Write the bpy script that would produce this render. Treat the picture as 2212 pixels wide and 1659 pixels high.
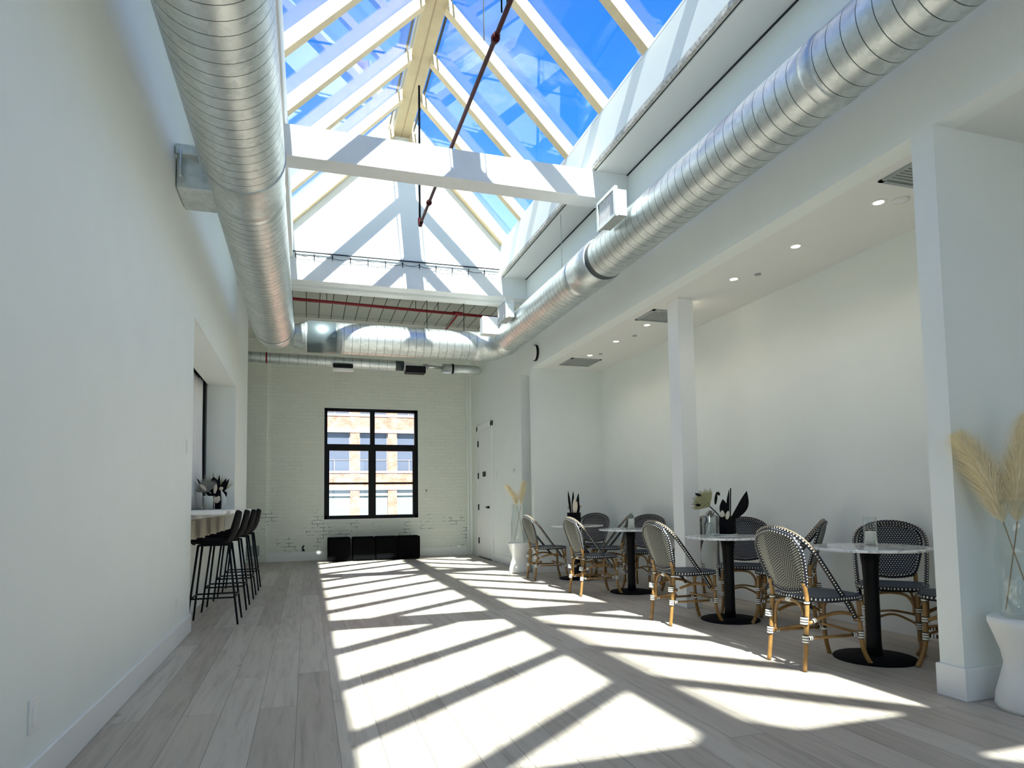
import bpy, bmesh, math, random
from mathutils import Vector, Matrix
PI = math.pi
random.seed(7)
for o in list(bpy.data.objects): bpy.data.objects.remove(o)
sc = bpy.context.scene
COL = sc.collection

# ------------------------------------------------------------------ camera
H = 1.0888
yaw, pitch, roll = .30337, .06492, -.01434
cy, sy, cp, sp = math.cos(yaw), math.sin(yaw), math.cos(pitch), math.sin(pitch)
fwd = Vector((sy*cp, cy*cp, sp)); rt = Vector((cy, -sy, 0)); up = rt.cross(fwd)
r2 = rt*math.cos(roll) + up*math.sin(roll); u2 = -rt*math.sin(roll) + up*math.cos(roll)
cam = bpy.data.cameras.new('camera'); camo = bpy.data.objects.new('camera', cam); COL.objects.link(camo)
camo.matrix_world = Matrix(((r2.x, u2.x, -fwd.x, 0), (r2.y, u2.y, -fwd.y, 0), (r2.z, u2.z, -fwd.z, H), (0, 0, 0, 1)))
cam.sensor_width = 36; cam.sensor_fit = 'HORIZONTAL'; cam.lens = 1400/2212*36
cam.shift_x = (1106-1100.66)/2212; cam.shift_y = (993.93-829.5)/2212
cam.clip_start = .02; cam.clip_end = 300
sc.camera = camo

# ------------------------------------------------------------------ node helpers
def mat(name):
    m = bpy.data.materials.new(name); m.use_nodes = True
    nt = m.node_tree; b = nt.nodes['Principled BSDF']
    return m, nt, b
def nd(nt, typ, ins=None, **kw):
    n = nt.nodes.new(typ)
    for k, v in kw.items(): setattr(n, k, v)
    if ins:
        for k, v in ins.items():
            if isinstance(v, bpy.types.NodeSocket): nt.links.new(v, n.inputs[k])
            else: n.inputs[k].default_value = v
    return n
def mth(nt, op, a, b=None, c=None):
    ins = {0: a}
    if b is not None: ins[1] = b
    if c is not None: ins[2] = c
    return nd(nt, 'ShaderNodeMath', ins, operation=op).outputs[0]
def ramp(nt, fac, stops):
    n = nd(nt, 'ShaderNodeValToRGB', {0: fac}); cr = n.color_ramp
    while len(cr.elements) < len(stops): cr.elements.new(.5)
    for e, (p, c) in zip(cr.elements, stops): e.position = p; e.color = (*c, 1) if len(c) == 3 else c
    return n.outputs[0]
def mix(nt, f, a, b, bt='MIX'):
    n = nt.nodes.new('ShaderNodeMix'); n.data_type = 'RGBA'; n.blend_type = bt
    for i, v in ((0, f), (6, a), (7, b)):
        if isinstance(v, bpy.types.NodeSocket): nt.links.new(v, n.inputs[i])
        else: n.inputs[i].default_value = (*v, 1) if (i and len(v) == 3) else v
    return n.outputs[2]
def coord(nt, kind='Object'): return nd(nt, 'ShaderNodeTexCoord').outputs[kind]
def worldpos(nt): return nd(nt, 'ShaderNodeNewGeometry').outputs['Position']
def bump(nt, b, h, st=.3, dist=.01):
    n = nd(nt, 'ShaderNodeBump', {'Height': h, 'Strength': st, 'Distance': dist}); nt.links.new(n.outputs[0], b.inputs['Normal'])

# ------------------------------------------------------------------ world, sun, exposure
w = bpy.data.worlds.new('sky'); sc.world = w; w.use_nodes = True
nt = w.node_tree; bg = nt.nodes['Background']
tc = coord(nt, 'Generated')
sep = nd(nt, 'ShaderNodeSeparateXYZ', {0: tc})
blue = ramp(nt, sep.outputs[2], [(0.0, (.70, .86, .97)), (.25, (.30, .62, .95)), (.5, (.035, .22, .72)), (.72, (.010, .115, .50)), (1.0, (.006, .08, .40))])
mp = nd(nt, 'ShaderNodeMapping', {0: tc, 'Rotation': (.3, .5, .2), 'Scale': (1.0, 2.6, 1.4)})
n1 = nd(nt, 'ShaderNodeTexNoise', {'Vector': mp.outputs[0], 'Scale': 2.2, 'Detail': 7, 'Roughness': .62, 'Distortion': .5})
cl = ramp(nt, n1.outputs[0], [(.63, (0, 0, 0)), (.85, (.6, .6, .6))])
skyc = mix(nt, cl, blue, (.92, .96, 1.0))
nt.links.new(skyc, bg.inputs[0]); bg.inputs[1].default_value = 1.06
sun = bpy.data.lights.new('sun', 'SUN'); suno = bpy.data.objects.new('sun', sun); COL.objects.link(suno)
SUNDIR = Vector((.084, .90, -1.0))
suno.rotation_euler = SUNDIR.to_track_quat('-Z', 'Y').to_euler(); suno.location = (0, -8, 12)
sun.energy = 11.5; sun.angle = math.radians(.55); sun.color = (1.0, .985, .92)
sc.view_settings.view_transform = 'Standard'; sc.view_settings.look = 'None'
sc.view_settings.gamma = 1; sc.view_settings.use_curve_mapping = False
sc.view_settings.exposure = .76
sc.cycles.max_bounces = 16; sc.cycles.diffuse_bounces = 12; sc.cycles.glossy_bounces = 6; sc.cycles.transparent_max_bounces = 24; sc.cycles.sample_clamp_indirect = 12

# ------------------------------------------------------------------ materials
def plain(name, col, rough=.6, metal=0, spec=None, noise=0, nscale=20, bmp=0):
    m, nt, b = mat(name)
    b.inputs['Base Color'].default_value = (*col, 1); b.inputs['Roughness'].default_value = rough; b.inputs['Metallic'].default_value = metal
    if spec is not None: b.inputs['Specular IOR Level'].default_value = spec
    if noise or bmp:
        n = nd(nt, 'ShaderNodeTexNoise', {'Vector': coord(nt), 'Scale': nscale, 'Detail': 5})
        if noise:
            c = ramp(nt, n.outputs[0], [(.25, tuple(max(0, x*(1-noise)) for x in col)), (.75, tuple(min(1, x*(1+noise)) for x in col))])
            nt.links.new(c, b.inputs['Base Color'])
        if bmp: bump(nt, b, n.outputs[0], bmp, .003)
    return m
M = {}
M['wall'] = plain('painted_plaster', (.81, .845, .815), .62, noise=.015, nscale=3)
M['ceil'] = plain('ceiling_paint', (.78, .78, .75), .75)
M['trim'] = plain('gloss_trim_paint', (.84, .85, .84), .35)
M['beam'] = plain('rough_white_beam_paint', (.80, .81, .80), .7, noise=.04, nscale=6, bmp=.5)
M['concrete'] = plain('broken_concrete', (.55, .52, .47), .95, noise=.45, nscale=30, bmp=1)
M['black'] = plain('black_metal', (.005, .005, .006), .5, spec=.2)
M['darkgrey'] = plain('dark_grey_wire', (.035, .04, .045), .6, spec=.1)
M['blackfab'] = plain('black_velvet', (.003, .003, .0035), .95, spec=.05)
M['blackmatte'] = plain('black_matte', (.004, .004, .005), .75, spec=.12)
M['wood'] = plain('pale_pine', (.62, .48, .28), .6, noise=.08, nscale=7)
M['ridge'] = plain('ridge_pine', (.50, .40, .23), .6, noise=.08, nscale=5)
M['red'] = plain('red_pipe_paint', (.22, .008, .012), .4)
M['redbacklit'] = plain('backlit_red_pipe_paint', (.05, .003, .005), .6, spec=.15)  # red pipe paint darkened so the skylight pipe reads as backlit
M['ventgrey'] = plain('vent_grey', (.40, .42, .40), .6)
M['plastic'] = plain('white_plastic', (.82, .82, .80), .35)
M['steel'] = plain('brushed_steel', (.5, .5, .5), .3, 1)
M['leafdark'] = plain('dark_dried_leaf', (.006, .005, .005), .7, spec=.15)
M['leafpalm'] = plain('dried_palm_leaf', (.36, .34, .17), .7, noise=.2, nscale=60)
M['leafgrey'] = plain('grey_dried_flower', (.25, .25, .22), .8, noise=.4, nscale=80)
M['bud'] = plain('cream_dried_bud', (.72, .64, .52), .7)
M['wax'] = plain('white_wax', (.88, .87, .83), .5)
M['pampas'] = plain('pampas_plume', (.95, .84, .62), .8, noise=.12, nscale=30)
M['stem'] = plain('dry_stem', (.36, .25, .14), .6)
M['stone'] = plain('white_composite', (.83, .83, .80), .6, noise=.03, nscale=8)
M['curtain'] = plain('curtain_cloth', (.78, .78, .79), .9)
M['beigecloth'] = plain('beige_cloth', (.47, .44, .37), .9)
M['sticker'] = plain('yellow_sticker', (.75, .62, .05), .6)
M['whitetape'] = plain('white_binding', (.85, .83, .76), .6)
M['grey'] = plain('grey_box', (.33, .36, .36), .5)
M['facadestone'] = plain('facade_stone', (.46, .38, .33), .9, noise=.08, nscale=2)
M['facadeglass'] = plain('facade_glass', (.10, .12, .165), .3)
M['facadeblind'] = plain('facade_blind', (.20, .24, .23), .6)
M['glow'] = None
m, nt, b = mat('lamp_glow'); b.inputs['Emission Color'].default_value = (1, .86, .66, 1); b.inputs['Emission Strength'].default_value = 14; M['glow'] = m

def cane():
    m, nt, b = mat('rattan_cane')
    n = nd(nt, 'ShaderNodeTexNoise', {'Vector': coord(nt), 'Scale': 9, 'Detail': 4})
    c = ramp(nt, n.outputs[0], [(.3, (.20, .10, .026)), (.7, (.37, .21, .065))])
    nt.links.new(c, b.inputs['Base Color']); b.inputs['Roughness'].default_value = .32
    return m
M['cane'] = cane()
M['canepale'] = plain('bleached_cane', (.30, .22, .13), .4)

def dots(name, pu, pv, rad, rowshift=.5, base=(.008, .009, .016), dot=(.80, .78, .68)):
    m, nt, b = mat(name)
    s = nd(nt, 'ShaderNodeSeparateXYZ', {0: coord(nt, 'UV')})
    v = mth(nt, 'MULTIPLY', s.outputs[1], 1/pv)
    row = mth(nt, 'FLOOR', v)
    u = mth(nt, 'ADD', mth(nt, 'MULTIPLY', s.outputs[0], 1/pu), mth(nt, 'MULTIPLY', row, rowshift))
    du = mth(nt, 'SUBTRACT', mth(nt, 'FRACT', u), .5); dv = mth(nt, 'SUBTRACT', mth(nt, 'FRACT', v), .5)
    d = mth(nt, 'SQRT', mth(nt, 'ADD', mth(nt, 'MULTIPLY', du, du), mth(nt, 'MULTIPLY', dv, dv)))
    f = mth(nt, 'LESS_THAN', d, rad)
    nt.links.new(mix(nt, f, base, dot), b.inputs['Base Color']); b.inputs['Roughness'].default_value = .45
    return m
M['wrap'] = dots('dotted_weave_binding', .021, .25, .21)       # v runs 0..1 round the tube: four rows
M['dots'] = dots('dotted_back_weave', .019, .015, .20)
def chevron(name, p, w, light, dark, slope=.55):
    m, nt, b = mat(name)
    s = nd(nt, 'ShaderNodeSeparateXYZ', {0: coord(nt, 'UV')})
    t = mth(nt, 'ABSOLUTE', mth(nt, 'SUBTRACT', mth(nt, 'FRACT', mth(nt, 'MULTIPLY', s.outputs[0], 1/w)), .5))
    ph = mth(nt, 'ADD', mth(nt, 'MULTIPLY', s.outputs[1], 1/p), mth(nt, 'MULTIPLY', t, slope*w/p))
    f = mth(nt, 'GREATER_THAN', mth(nt, 'FRACT', ph), .54)
    if name.startswith('striped'):
        e = mth(nt, 'GREATER_THAN', mth(nt, 'FRACT', mth(nt, 'SUBTRACT', mth(nt, 'MULTIPLY', s.outputs[0], 1/.013), mth(nt, 'MULTIPLY', mth(nt, 'FLOOR', ph), .5))), .48)
        mid = mth(nt, 'LESS_THAN', mth(nt, 'ABSOLUTE', mth(nt, 'SUBTRACT', s.outputs[0], .47)), .115)
        f = mth(nt, 'MULTIPLY', f, mth(nt, 'MAXIMUM', e, mth(nt, 'SUBTRACT', 1.0, mid)))
    nt.links.new(mix(nt, f, dark, light), b.inputs['Base Color']); b.inputs['Roughness'].default_value = .5
    return m
M['stripes'] = chevron('striped_back_weave', .016, .19, (.38, .40, .34), (.004, .004, .007))
M['seatweave'] = chevron('seat_weave', .014, .12, (.05, .085, .15), (.003, .004, .009), 1.2)
M['tubeband'] = None

def floor_mat():
    m, nt, b = mat('whitewashed_oak_planks')
    p = worldpos(nt)
    rot = nd(nt, 'ShaderNodeMapping', {0: p, 'Location': (0, .045, 0), 'Rotation': (0, 0, PI/2)})
    br = nd(nt, 'ShaderNodeTexBrick', {'Vector': rot.outputs[0], 'Color1': (0, 0, 0, 1), 'Color2': (1, 1, 1, 1), 'Mortar': (.5, .5, .5, 1), 'Scale': 1.0,
            'Mortar Size': .0016, 'Mortar Smooth': .1, 'Brick Width': 1.9, 'Row Height': .19}, offset=.37, offset_frequency=2)
    st = nd(nt, 'ShaderNodeMapping', {0: p, 'Scale': (9, .7, 1)})
    cellshift = mix(nt, 1.0, st.outputs[0], br.outputs[0], 'ADD')
    g = nd(nt, 'ShaderNodeTexNoise', {'Vector': cellshift, 'Scale': 2.4, 'Detail': 8, 'Roughness': .62, 'Distortion': .6})
    c1 = ramp(nt, br.outputs[0], [(0, (.42, .37, .315)), (.5, (.49, .435, .37)), (1, (.56, .51, .445))])
    c2 = ramp(nt, g.outputs[0], [(.28, (.60, .58, .55)), (.5, (.95, .95, .95)), (.8, (1.08, 1.08, 1.08))])
    c = mix(nt, .75, c1, c2, 'MULTIPLY')
    kn = nd(nt, 'ShaderNodeMapping', {0: p, 'Scale': (3.6, 1.9, 1)})
    k = nd(nt, 'ShaderNodeTexVoronoi', {'Vector': kn.outputs[0], 'Scale': 1.0, 'Randomness': 1})
    kf = ramp(nt, k.outputs['Distance'], [(.0, (.45, .40, .34)), (.045, (.75, .72, .68)), (.09, (1, 1, 1))])
    c = mix(nt, .8, c, kf, 'MULTIPLY')
    c = mix(nt, mth(nt, 'MULTIPLY', br.outputs[1], .75), c, (.10, .085, .07))
    nt.links.new(c, b.inputs['Base Color'])
    nt.links.new(ramp(nt, g.outputs[0], [(.3, (.50,)*3), (.8, (.36,)*3)]), b.inputs['Roughness'])
    b.inputs['Specular IOR Level'].default_value = .35
    bump(nt, b, mth(nt, 'SUBTRACT', g.outputs[0], br.outputs[1]), .12, .002)
    return m
M['floor'] = floor_mat()

def brick_white():
    m, nt, b = mat('painted_white_brick')
    p = worldpos(nt)
    s = nd(nt, 'ShaderNodeSeparateXYZ', {0: p})
    v = nd(nt, 'ShaderNodeCombineXYZ', {0: s.outputs[0], 1: s.outputs[2], 2: 0.0})
    wob = nd(nt, 'ShaderNodeTexNoise', {'Vector': p, 'Scale': 5, 'Detail': 3})
    vv = mix(nt, .012, v.outputs[0], wob.outputs[1], 'ADD')
    br = nd(nt, 'ShaderNodeTexBrick', {'Vector': vv, 'Scale': 1.0, 'Mortar Size': .006, 'Mortar Smooth': .4, 'Brick Width': .215, 'Row Height': .072,
            'Color1': (.76, .79, .72, 1), 'Color2': (.73, .76, .69, 1), 'Mortar': (.71, .74, .67, 1)})
    n = nd(nt, 'ShaderNodeTexNoise', {'Vector': p, 'Scale': 2.3, 'Detail': 6, 'Roughness': .7})
    low = ramp(nt, s.outputs[2], [(.0, (1, 1, 1)), (.95, (1, 1, 1)), (1.0, (.12, .12, .12))])   # open joints only in the lower metre
    cr = mth(nt, 'MULTIPLY', mth(nt, 'MULTIPLY', br.outputs[1], mth(nt, 'GREATER_THAN', n.outputs[0], .55)), low)
    c = mix(nt, cr, br.outputs[0], (.16, .19, .19))
    nt.links.new(c, b.inputs['Base Color']); b.inputs['Roughness'].default_value = .55
    h = mth(nt, 'SUBTRACT', mth(nt, 'MULTIPLY', n.outputs[0], .5), br.outputs[1])
    bump(nt, b, h, .28, .006)
    return m
M['brick'] = brick_white()

def galv():
    m, nt, b = mat('galvanised_sheet')
    v = nd(nt, 'ShaderNodeTexVoronoi', {'Vector': coord(nt), 'Scale': 26})
    n = nd(nt, 'ShaderNodeTexNoise', {'Vector': coord(nt), 'Scale': 3.5, 'Detail': 5})
    f = mth(nt, 'ADD', mth(nt, 'MULTIPLY', v.outputs['Color'], .35), mth(nt, 'MULTIPLY', n.outputs[0], .65))
    nt.links.new(ramp(nt, f, [(.2, (.50, .55, .55)), (.8, (.76, .79, .78))]), b.inputs['Base Color'])
    nt.links.new(ramp(nt, f, [(.2, (.46,)*3), (.8, (.36,)*3)]), b.inputs['Roughness'])
    b.inputs['Metallic'].default_value = .93
    bump(nt, b, n.outputs[0], .06, .01)
    return m
M['galv'] = galv()
M['bandmetal'] = plain('dull_duct_band', (.16, .20, .21), .45, .7)
M['seam'] = plain('duct_seam', (.07, .09, .09), .5, .5)

def marble():
    m, nt, b = mat('grey_veined_marble')
    n = nd(nt, 'ShaderNodeTexNoise', {'Vector': worldpos(nt), 'Scale': 4.5, 'Detail': 8, 'Roughness': .6, 'Distortion': 1.6})
    t = mth(nt, 'ABSOLUTE', mth(nt, 'SUBTRACT', n.outputs[0], .5))
    nt.links.new(ramp(nt, t, [(0, (.45, .45, .45)), (.02, (.74, .75, .74)), (.06, (.90, .91, .89))]), b.inputs['Base Color'])
    b.inputs['Roughness'].default_value = .09
    return m
M['marble'] = marble()

def glass(name, tint=(1, 1, 1), ior=1.5, rough=0.0, dirt=0):
    m, nt, b = mat(name); out = nt.nodes['Material Output']; nt.nodes.remove(b)
    tr = nd(nt, 'ShaderNodeBsdfTransparent', {0: (*tint, 1)}); gl = nd(nt, 'ShaderNodeBsdfGlossy', {'Color': (1, 1, 1, 1), 'Roughness': rough})
    fr = nd(nt, 'ShaderNodeLayerWeight', {'Blend': .5}); f0 = ((ior-1)/(ior+1))**2
    fc = mth(nt, 'MULTIPLY_ADD', mth(nt, 'POWER', fr.outputs['Facing'], 5.0), 1-f0, f0)
    mx = nd(nt, 'ShaderNodeMixShader', {0: fc}); nt.links.new(tr.outputs[0], mx.inputs[1]); nt.links.new(gl.outputs[0], mx.inputs[2])
    nt.links.new(mx.outputs[0], out.inputs[0])
    return m
M['glass'] = glass('clear_roof_glass', (.95, .99, 1.0), 1.4)
M['vaseglass'] = glass('clear_vase_glass', (.95, .965, .96), 1.45)
M['winglass'] = glass('window_glass', (.97, .98, .98), 1.5)

def facade():
    m, nt, b = mat('red_facade_brick')
    s = nd(nt, 'ShaderNodeSeparateXYZ', {0: worldpos(nt)})
    v = nd(nt, 'ShaderNodeCombineXYZ', {0: s.outputs[0], 1: s.outputs[2], 2: 0.0})
    br = nd(nt, 'ShaderNodeTexBrick', {'Vector': v.outputs[0], 'Scale': 1.0, 'Mortar Size': .012, 'Brick Width': .24, 'Row Height': .085,
            'Color1': (.30, .085, .045, 1), 'Color2': (.42, .17, .10, 1), 'Mortar': (.38, .26, .2, 1)})
    n = nd(nt, 'ShaderNodeTexNoise', {'Vector': v.outputs[0], 'Scale': 2.2, 'Detail': 6})
    nt.links.new(mix(nt, ramp(nt, n.outputs[0], [(.4, (0, 0, 0)), (.62, (.6, .6, .6))]), br.outputs[0], (.46, .30, .22)), b.inputs['Base Color'])
    b.inputs['Roughness'].default_value = .9
    return m
M['facade'] = facade()

def tile_ceiling():
    m, nt, b = mat('jointed_block_ceiling')
    rot = nd(nt, 'ShaderNodeMapping', {0: worldpos(nt), 'Location': (.05, .03, 0), 'Rotation': (0, 0, PI/2)})
    br = nd(nt, 'ShaderNodeTexBrick', {'Vector': rot.outputs[0], 'Scale': 1.0, 'Mortar Size': .007, 'Mortar Smooth': .05, 'Brick Width': .78, 'Row Height': .225,
            'Color1': (.52, .54, .49, 1), 'Color2': (.45, .47, .43, 1), 'Mortar': (.03, .035, .03, 1)}, offset=0.0)
    nt.links.new(br.outputs[0], b.inputs['Base Color']); b.inputs['Roughness'].default_value = .8
    return m
M['tiles'] = tile_ceiling()

# ------------------------------------------------------------------ geometry helpers
def tag(o, label=None, cat=None, group=None, kind=None):
    if label: o['label'] = label
    if cat: o['category'] = cat
    if group: o['group'] = group
    if kind: o['kind'] = kind
    return o
def thing(name, label, cat, loc=(0, 0, 0), rz=0, group=None):
    o = bpy.data.objects.new(name, None); COL.objects.link(o); o.location = loc; o.rotation_euler = (0, 0, rz); o.empty_display_size = .1
    return tag(o, label, cat, group)
def box(bm, x0, x1, y0, y1, z0, z1, mi=0):
    v = [bm.verts.new(p) for p in ((x0, y0, z0), (x1, y0, z0), (x1, y1, z0), (x0, y1, z0), (x0, y0, z1), (x1, y0, z1), (x1, y1, z1), (x0, y1, z1))]
    fs = [bm.faces.new([v[i] for i in f]) for f in ((0, 3, 2, 1), (4, 5, 6, 7), (0, 1, 5, 4), (1, 2, 6, 5), (2, 3, 7, 6), (3, 0, 4, 7))]
    for f in fs: f.material_index = mi
    return v
def uvl(bm): return bm.loops.layers.uv.get('UVMap') or bm.loops.layers.uv.new('UVMap')
def smooth_path(pts, n):
    if len(pts) < 3: 
        a, b = Vector(pts[0]), Vector(pts[-1]); return [a.lerp(b, i/n) for i in range(n+1)]
    P = [Vector(p) for p in pts]; P = [P[0]*2-P[1]] + P + [P[-1]*2-P[-2]]; out = []
    for i in range(1, len(P)-2):
        for k in range(n):
            t = k/n; a, b, c, d = P[i-1], P[i], P[i+1], P[i+2]
            out.append(.5*((2*b) + (c-a)*t + (2*a-5*b+4*c-d)*t*t + (-a+3*b-3*c+d)*t**3))
    out.append(P[-2]); return out
def sweep(bm, path, rad, seg=10, caps=True, mis=None, closed=False):
    """tube along a list of points; rad number or list; uv u = metres along, v = 0..1 round; mis = material per ring span"""
    uv = uvl(bm); path = [Vector(p) for p in path]; n = len(path)
    R = rad if isinstance(rad, (list, tuple)) else [rad]*n
    rings = []; L = [0]
    T = []
    for i in range(n):
        if closed: t = path[(i+1) % n]-path[i-1]
        else: t = (path[min(i+1, n-1)]-path[max(i-1, 0)])
        T.append(t.normalized() if t.length > 1e-9 else Vector((0, 0, 1)))
    ref = Vector((0, 0, 1)) if abs(T[0].z) < .9 else Vector((1, 0, 0))
    nx = T[0].cross(ref).normalized()
    for i in range(n):
        nx = (nx - T[i]*nx.dot(T[i])).normalized(); by = T[i].cross(nx)
        if i: L.append(L[-1]+(path[i]-path[i-1]).length)
        rings.append([bm.verts.new(path[i]+(nx*math.cos(2*PI*k/seg)+by*math.sin(2*PI*k/seg))*R[i]) for k in range(seg)])
    m = n if closed else n-1
    for i in range(m):
        j = (i+1) % n
        for k in range(seg):
            k2 = (k+1) % seg
            f = bm.faces.new((rings[i][k], rings[i][k2], rings[j][k2], rings[j][k])); f.smooth = True
            if mis: f.material_index = mis[i]
            lj = L[j] if j else L[-1]+(path[0]-path[-1]).length
            for lp, (a, b_) in zip(f.loops, ((L[i], k), (L[i], k+1), (lj, k+1), (lj, k))): lp[uv].uv = (a, b_/seg)
    if caps and not closed:
        for rg, fl in ((rings[0], True), (rings[-1], False)):
            f = bm.faces.new(rg[::-1] if fl else rg)
            if mis: f.material_index = 0
def lathe(bm, prof, c=(0, 0, 0), seg=32, smooth=True, mi=0, caps=True):
    uv = uvl(bm); rings = []
    for r, z in prof: rings.append([bm.verts.new((c[0]+r*math.cos(2*PI*k/seg), c[1]+r*math.sin(2*PI*k/seg), c[2]+z)) for k in range(seg)])
    for i in range(len(rings)-1):
        for k in range(seg):
            f = bm.faces.new((rings[i][k], rings[i][(k+1) % seg], rings[i+1][(k+1) % seg], rings[i+1][k])); f.smooth = smooth; f.material_index = mi
    if caps:
        f = bm.faces.new(rings[0][::-1]); f.material_index = mi
        f = bm.faces.new(rings[-1]); f.material_index = mi
def sheet(bm, rows, th=0.0, mi=0, mi2=None, uvf=None, smooth=True, closedu=False):
    """grid of points -> surface; th > 0 makes a closed slab offset along normals"""
    uv = uvl(bm); R = [[Vector(p) for p in r] for r in rows]; nr, nc = len(R), len(R[0])
    def nrm(i, j):
        a = R[min(i+1, nr-1)][j]-R[max(i-1, 0)][j]; b_ = R[i][min(j+1, nc-1)]-R[i][max(j-1, 0)]
        n = a.cross(b_); return n.normalized() if n.length > 1e-12 else Vector((0, 0, 1))
    A = [[bm.verts.new(R[i][j]) for j in range(nc)] for i in range(nr)]
    def face(vs, m_, idx):
        try: f = bm.faces.new(vs)
        except ValueError: return
        f.smooth = smooth; f.material_index = m_
        for lp, (i, j) in zip(f.loops, idx):
            lp[uv].uv = uvf(i, j, R[i][j]) if uvf else (j/(nc-1), i/(nr-1))
    if th: B = [[bm.verts.new(R[i][j]-nrm(i, j)*th) for j in range(nc)] for i in range(nr)]
    for i in range(nr-1):
        for j in range(nc-1):
            q = ((i, j), (i, j+1), (i+1, j+1), (i+1, j))
            face([A[a][b_] for a, b_ in q][::-1], mi, q[::-1])
            if th: face([B[a][b_] for a, b_ in q], mi if mi2 is None else mi2, q)
    if th:
        for i in range(nr-1):
            for j, s in ((0, 1), (nc-1, -1)):
                vs = [A[i][j], A[i+1][j], B[i+1][j], B[i][j]]; face(vs[::-s] if s == 1 else vs, mi, ((i, j),)*4)
        for j in range(nc-1):
            for i, s in ((0, -1), (nr-1, 1)):
                vs = [A[i][j], A[i][j+1], B[i][j+1], B[i][j]]; face(vs if s == -1 else vs[::-1], mi, ((i, j),)*4)
def prism(bm, poly, y0, y1, mi=0):
    """polygon in XZ extruded along Y"""
    a = [bm.verts.new((x, y0, z)) for x, z in poly]; b_ = [bm.verts.new((x, y1, z)) for x, z in poly]; n = len(poly)
    fs = [bm.faces.new(a), bm.faces.new(b_[::-1])]+[bm.faces.new((a[i], b_[i], b_[(i+1) % n], a[(i+1) % n])) for i in range(n)]
    for f in fs: f.material_index = mi
def make(name, fn, mats, parent=None, bevel=0, loc=None, recalc=True):
    bm = bmesh.new(); uvl(bm); fn(bm)
    if recalc: bmesh.ops.recalc_face_normals(bm, faces=bm.faces)
    me = bpy.data.meshes.new(name); bm.to_mesh(me); bm.free()
    for m_ in (mats if isinstance(mats, (list, tuple)) else [mats]): me.materials.append(M[m_] if isinstance(m_, str) else m_)
    o = bpy.data.objects.new(name, me); COL.objects.link(o)
    if parent: o.parent = parent
    if loc: o.location = loc
    if bevel:
        b_ = o.modifiers.new('bevel', 'BEVEL'); b_.width = bevel; b_.segments = 2; b_.limit_method = 'ANGLE'; b_.angle_limit = .6
    return o
def boxes(name, lst, mats, parent=None, bevel=0, **k):
    return make(name, lambda bm: [box(bm, *b_) for b_ in lst], mats, parent, bevel, **k)
def tubes(name, paths, r, mats, parent=None, seg=10, n=8):
    return make(name, lambda bm: [sweep(bm, smooth_path(p, n), r, seg) for p in paths], mats, parent)
def struct(o): o['kind'] = 'structure'; return o
def copy_tree(o, parent=None):
    c = o.copy(); COL.objects.link(c)
    if parent: c.parent = parent
    for ch in list(o.children): copy_tree(ch, c)
    return c

# ------------------------------------------------------------------ the room
XL, XR, YB, ZC, ZA = -.977, 3.35, 13.43, 4.664, 3.178
Y0 = -3.6                                # wall behind the camera
SX0, SX1, SXC = -.2145, 2.925, 1.355     # skylight well
YE = 9.66                                # gable end
ZE, ZR = 5.158, 6.718                    # eave and ridge underside
OP0, OP1, OPZ = 6.33, 9.92, 2.80         # opening with the counter
struct(boxes('floor', [(-3.0, 4.8, Y0-.2, YB+.2, -.12, 0)], 'floor'))
struct(boxes('wall_left', [(-1.34, XL, Y0, OP0, 0, ZC), (-1.34, XL, OP0, OP1, OPZ, ZC), (-1.34, XL, OP1, 11.78, 0, ZC),
                           (-1.34, -1.13, OP0, OP1, 0, .745)], 'wall'))
struct(boxes('wall_side_room', [(-2.3, -2.2, 5.6, 11.78, 0, ZC), (-2.2, -1.34, 5.6, 5.7, 0, ZC), (-2.2, -1.34, 11.68, 11.78, 0, ZC)], 'wall'))
struct(boxes('wall_right', [(XR, XR+.16, Y0, 10.03, ZA, ZC), (XR, XR+.16, 10.03, YB, 0, ZC), (XR, XR+.16, 9.44, 9.58, 0, ZA)], 'wall'))
struct(boxes('wall_alcove', [(4.52, 4.66, Y0, YB, 0, ZA+.1), (XR+.16, 4.52, 9.44, 9.58, 0, ZA), (XR+.16, 4.52, 10.6, 10.7, 0, ZA)], 'wall'))
struct(boxes('wall_wing', [(XR, 4.52, 2.64, 2.78, 0, ZA)], 'wall'))
struct(boxes('wall_front', [(-3.0, -.3, Y0-.2, Y0, 0, ZC), (2.6, 4.8, Y0-.2, Y0, 0, ZC), (-.3, 2.6, Y0-.2, Y0, 0, .8), (-.3, 2.6, Y0-.2, Y0, 3.2, ZC)], 'wall'))
struct(boxes('fill_light_window', [(-.3, 2.6, Y0-.14, Y0-.08, .8, .87), (-.3, 2.6, Y0-.14, Y0-.08, 3.13, 3.2), (-.3, -.23, Y0-.14, Y0-.08, .87, 3.13), (2.53, 2.6, Y0-.14, Y0-.08, .87, 3.13), (1.1, 1.2, Y0-.14, Y0-.08, .87, 3.13)], 'black'))  # unseen window and its opening, added to bring fill light into the room
struct(boxes('wall_corner', [(-3.0, -2.9, 11.78, YB, 0, ZC), (-3.0, -1.34, 11.68, 11.78, 0, ZC)], 'wall'))
WX0, WX1, WZ0, WZ1 = .327, 2.205, .80, 3.035
def backwall(bm):
    box(bm, -3.0, WX0, YB, YB+.3, 0, ZC); box(bm, WX1, 3.6, YB, YB+.3, 0, ZC)
    box(bm, WX0, WX1, YB, YB+.3, 0, WZ0); box(bm, WX0, WX1, YB, YB+.3, WZ1, ZC)
struct(make('wall_back', backwall, 'brick'))
struct(boxes('trim_pier', [(-1.6, -.745, YB-.06, YB, 0, ZC-.3)], 'brick', bevel=.01))
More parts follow.
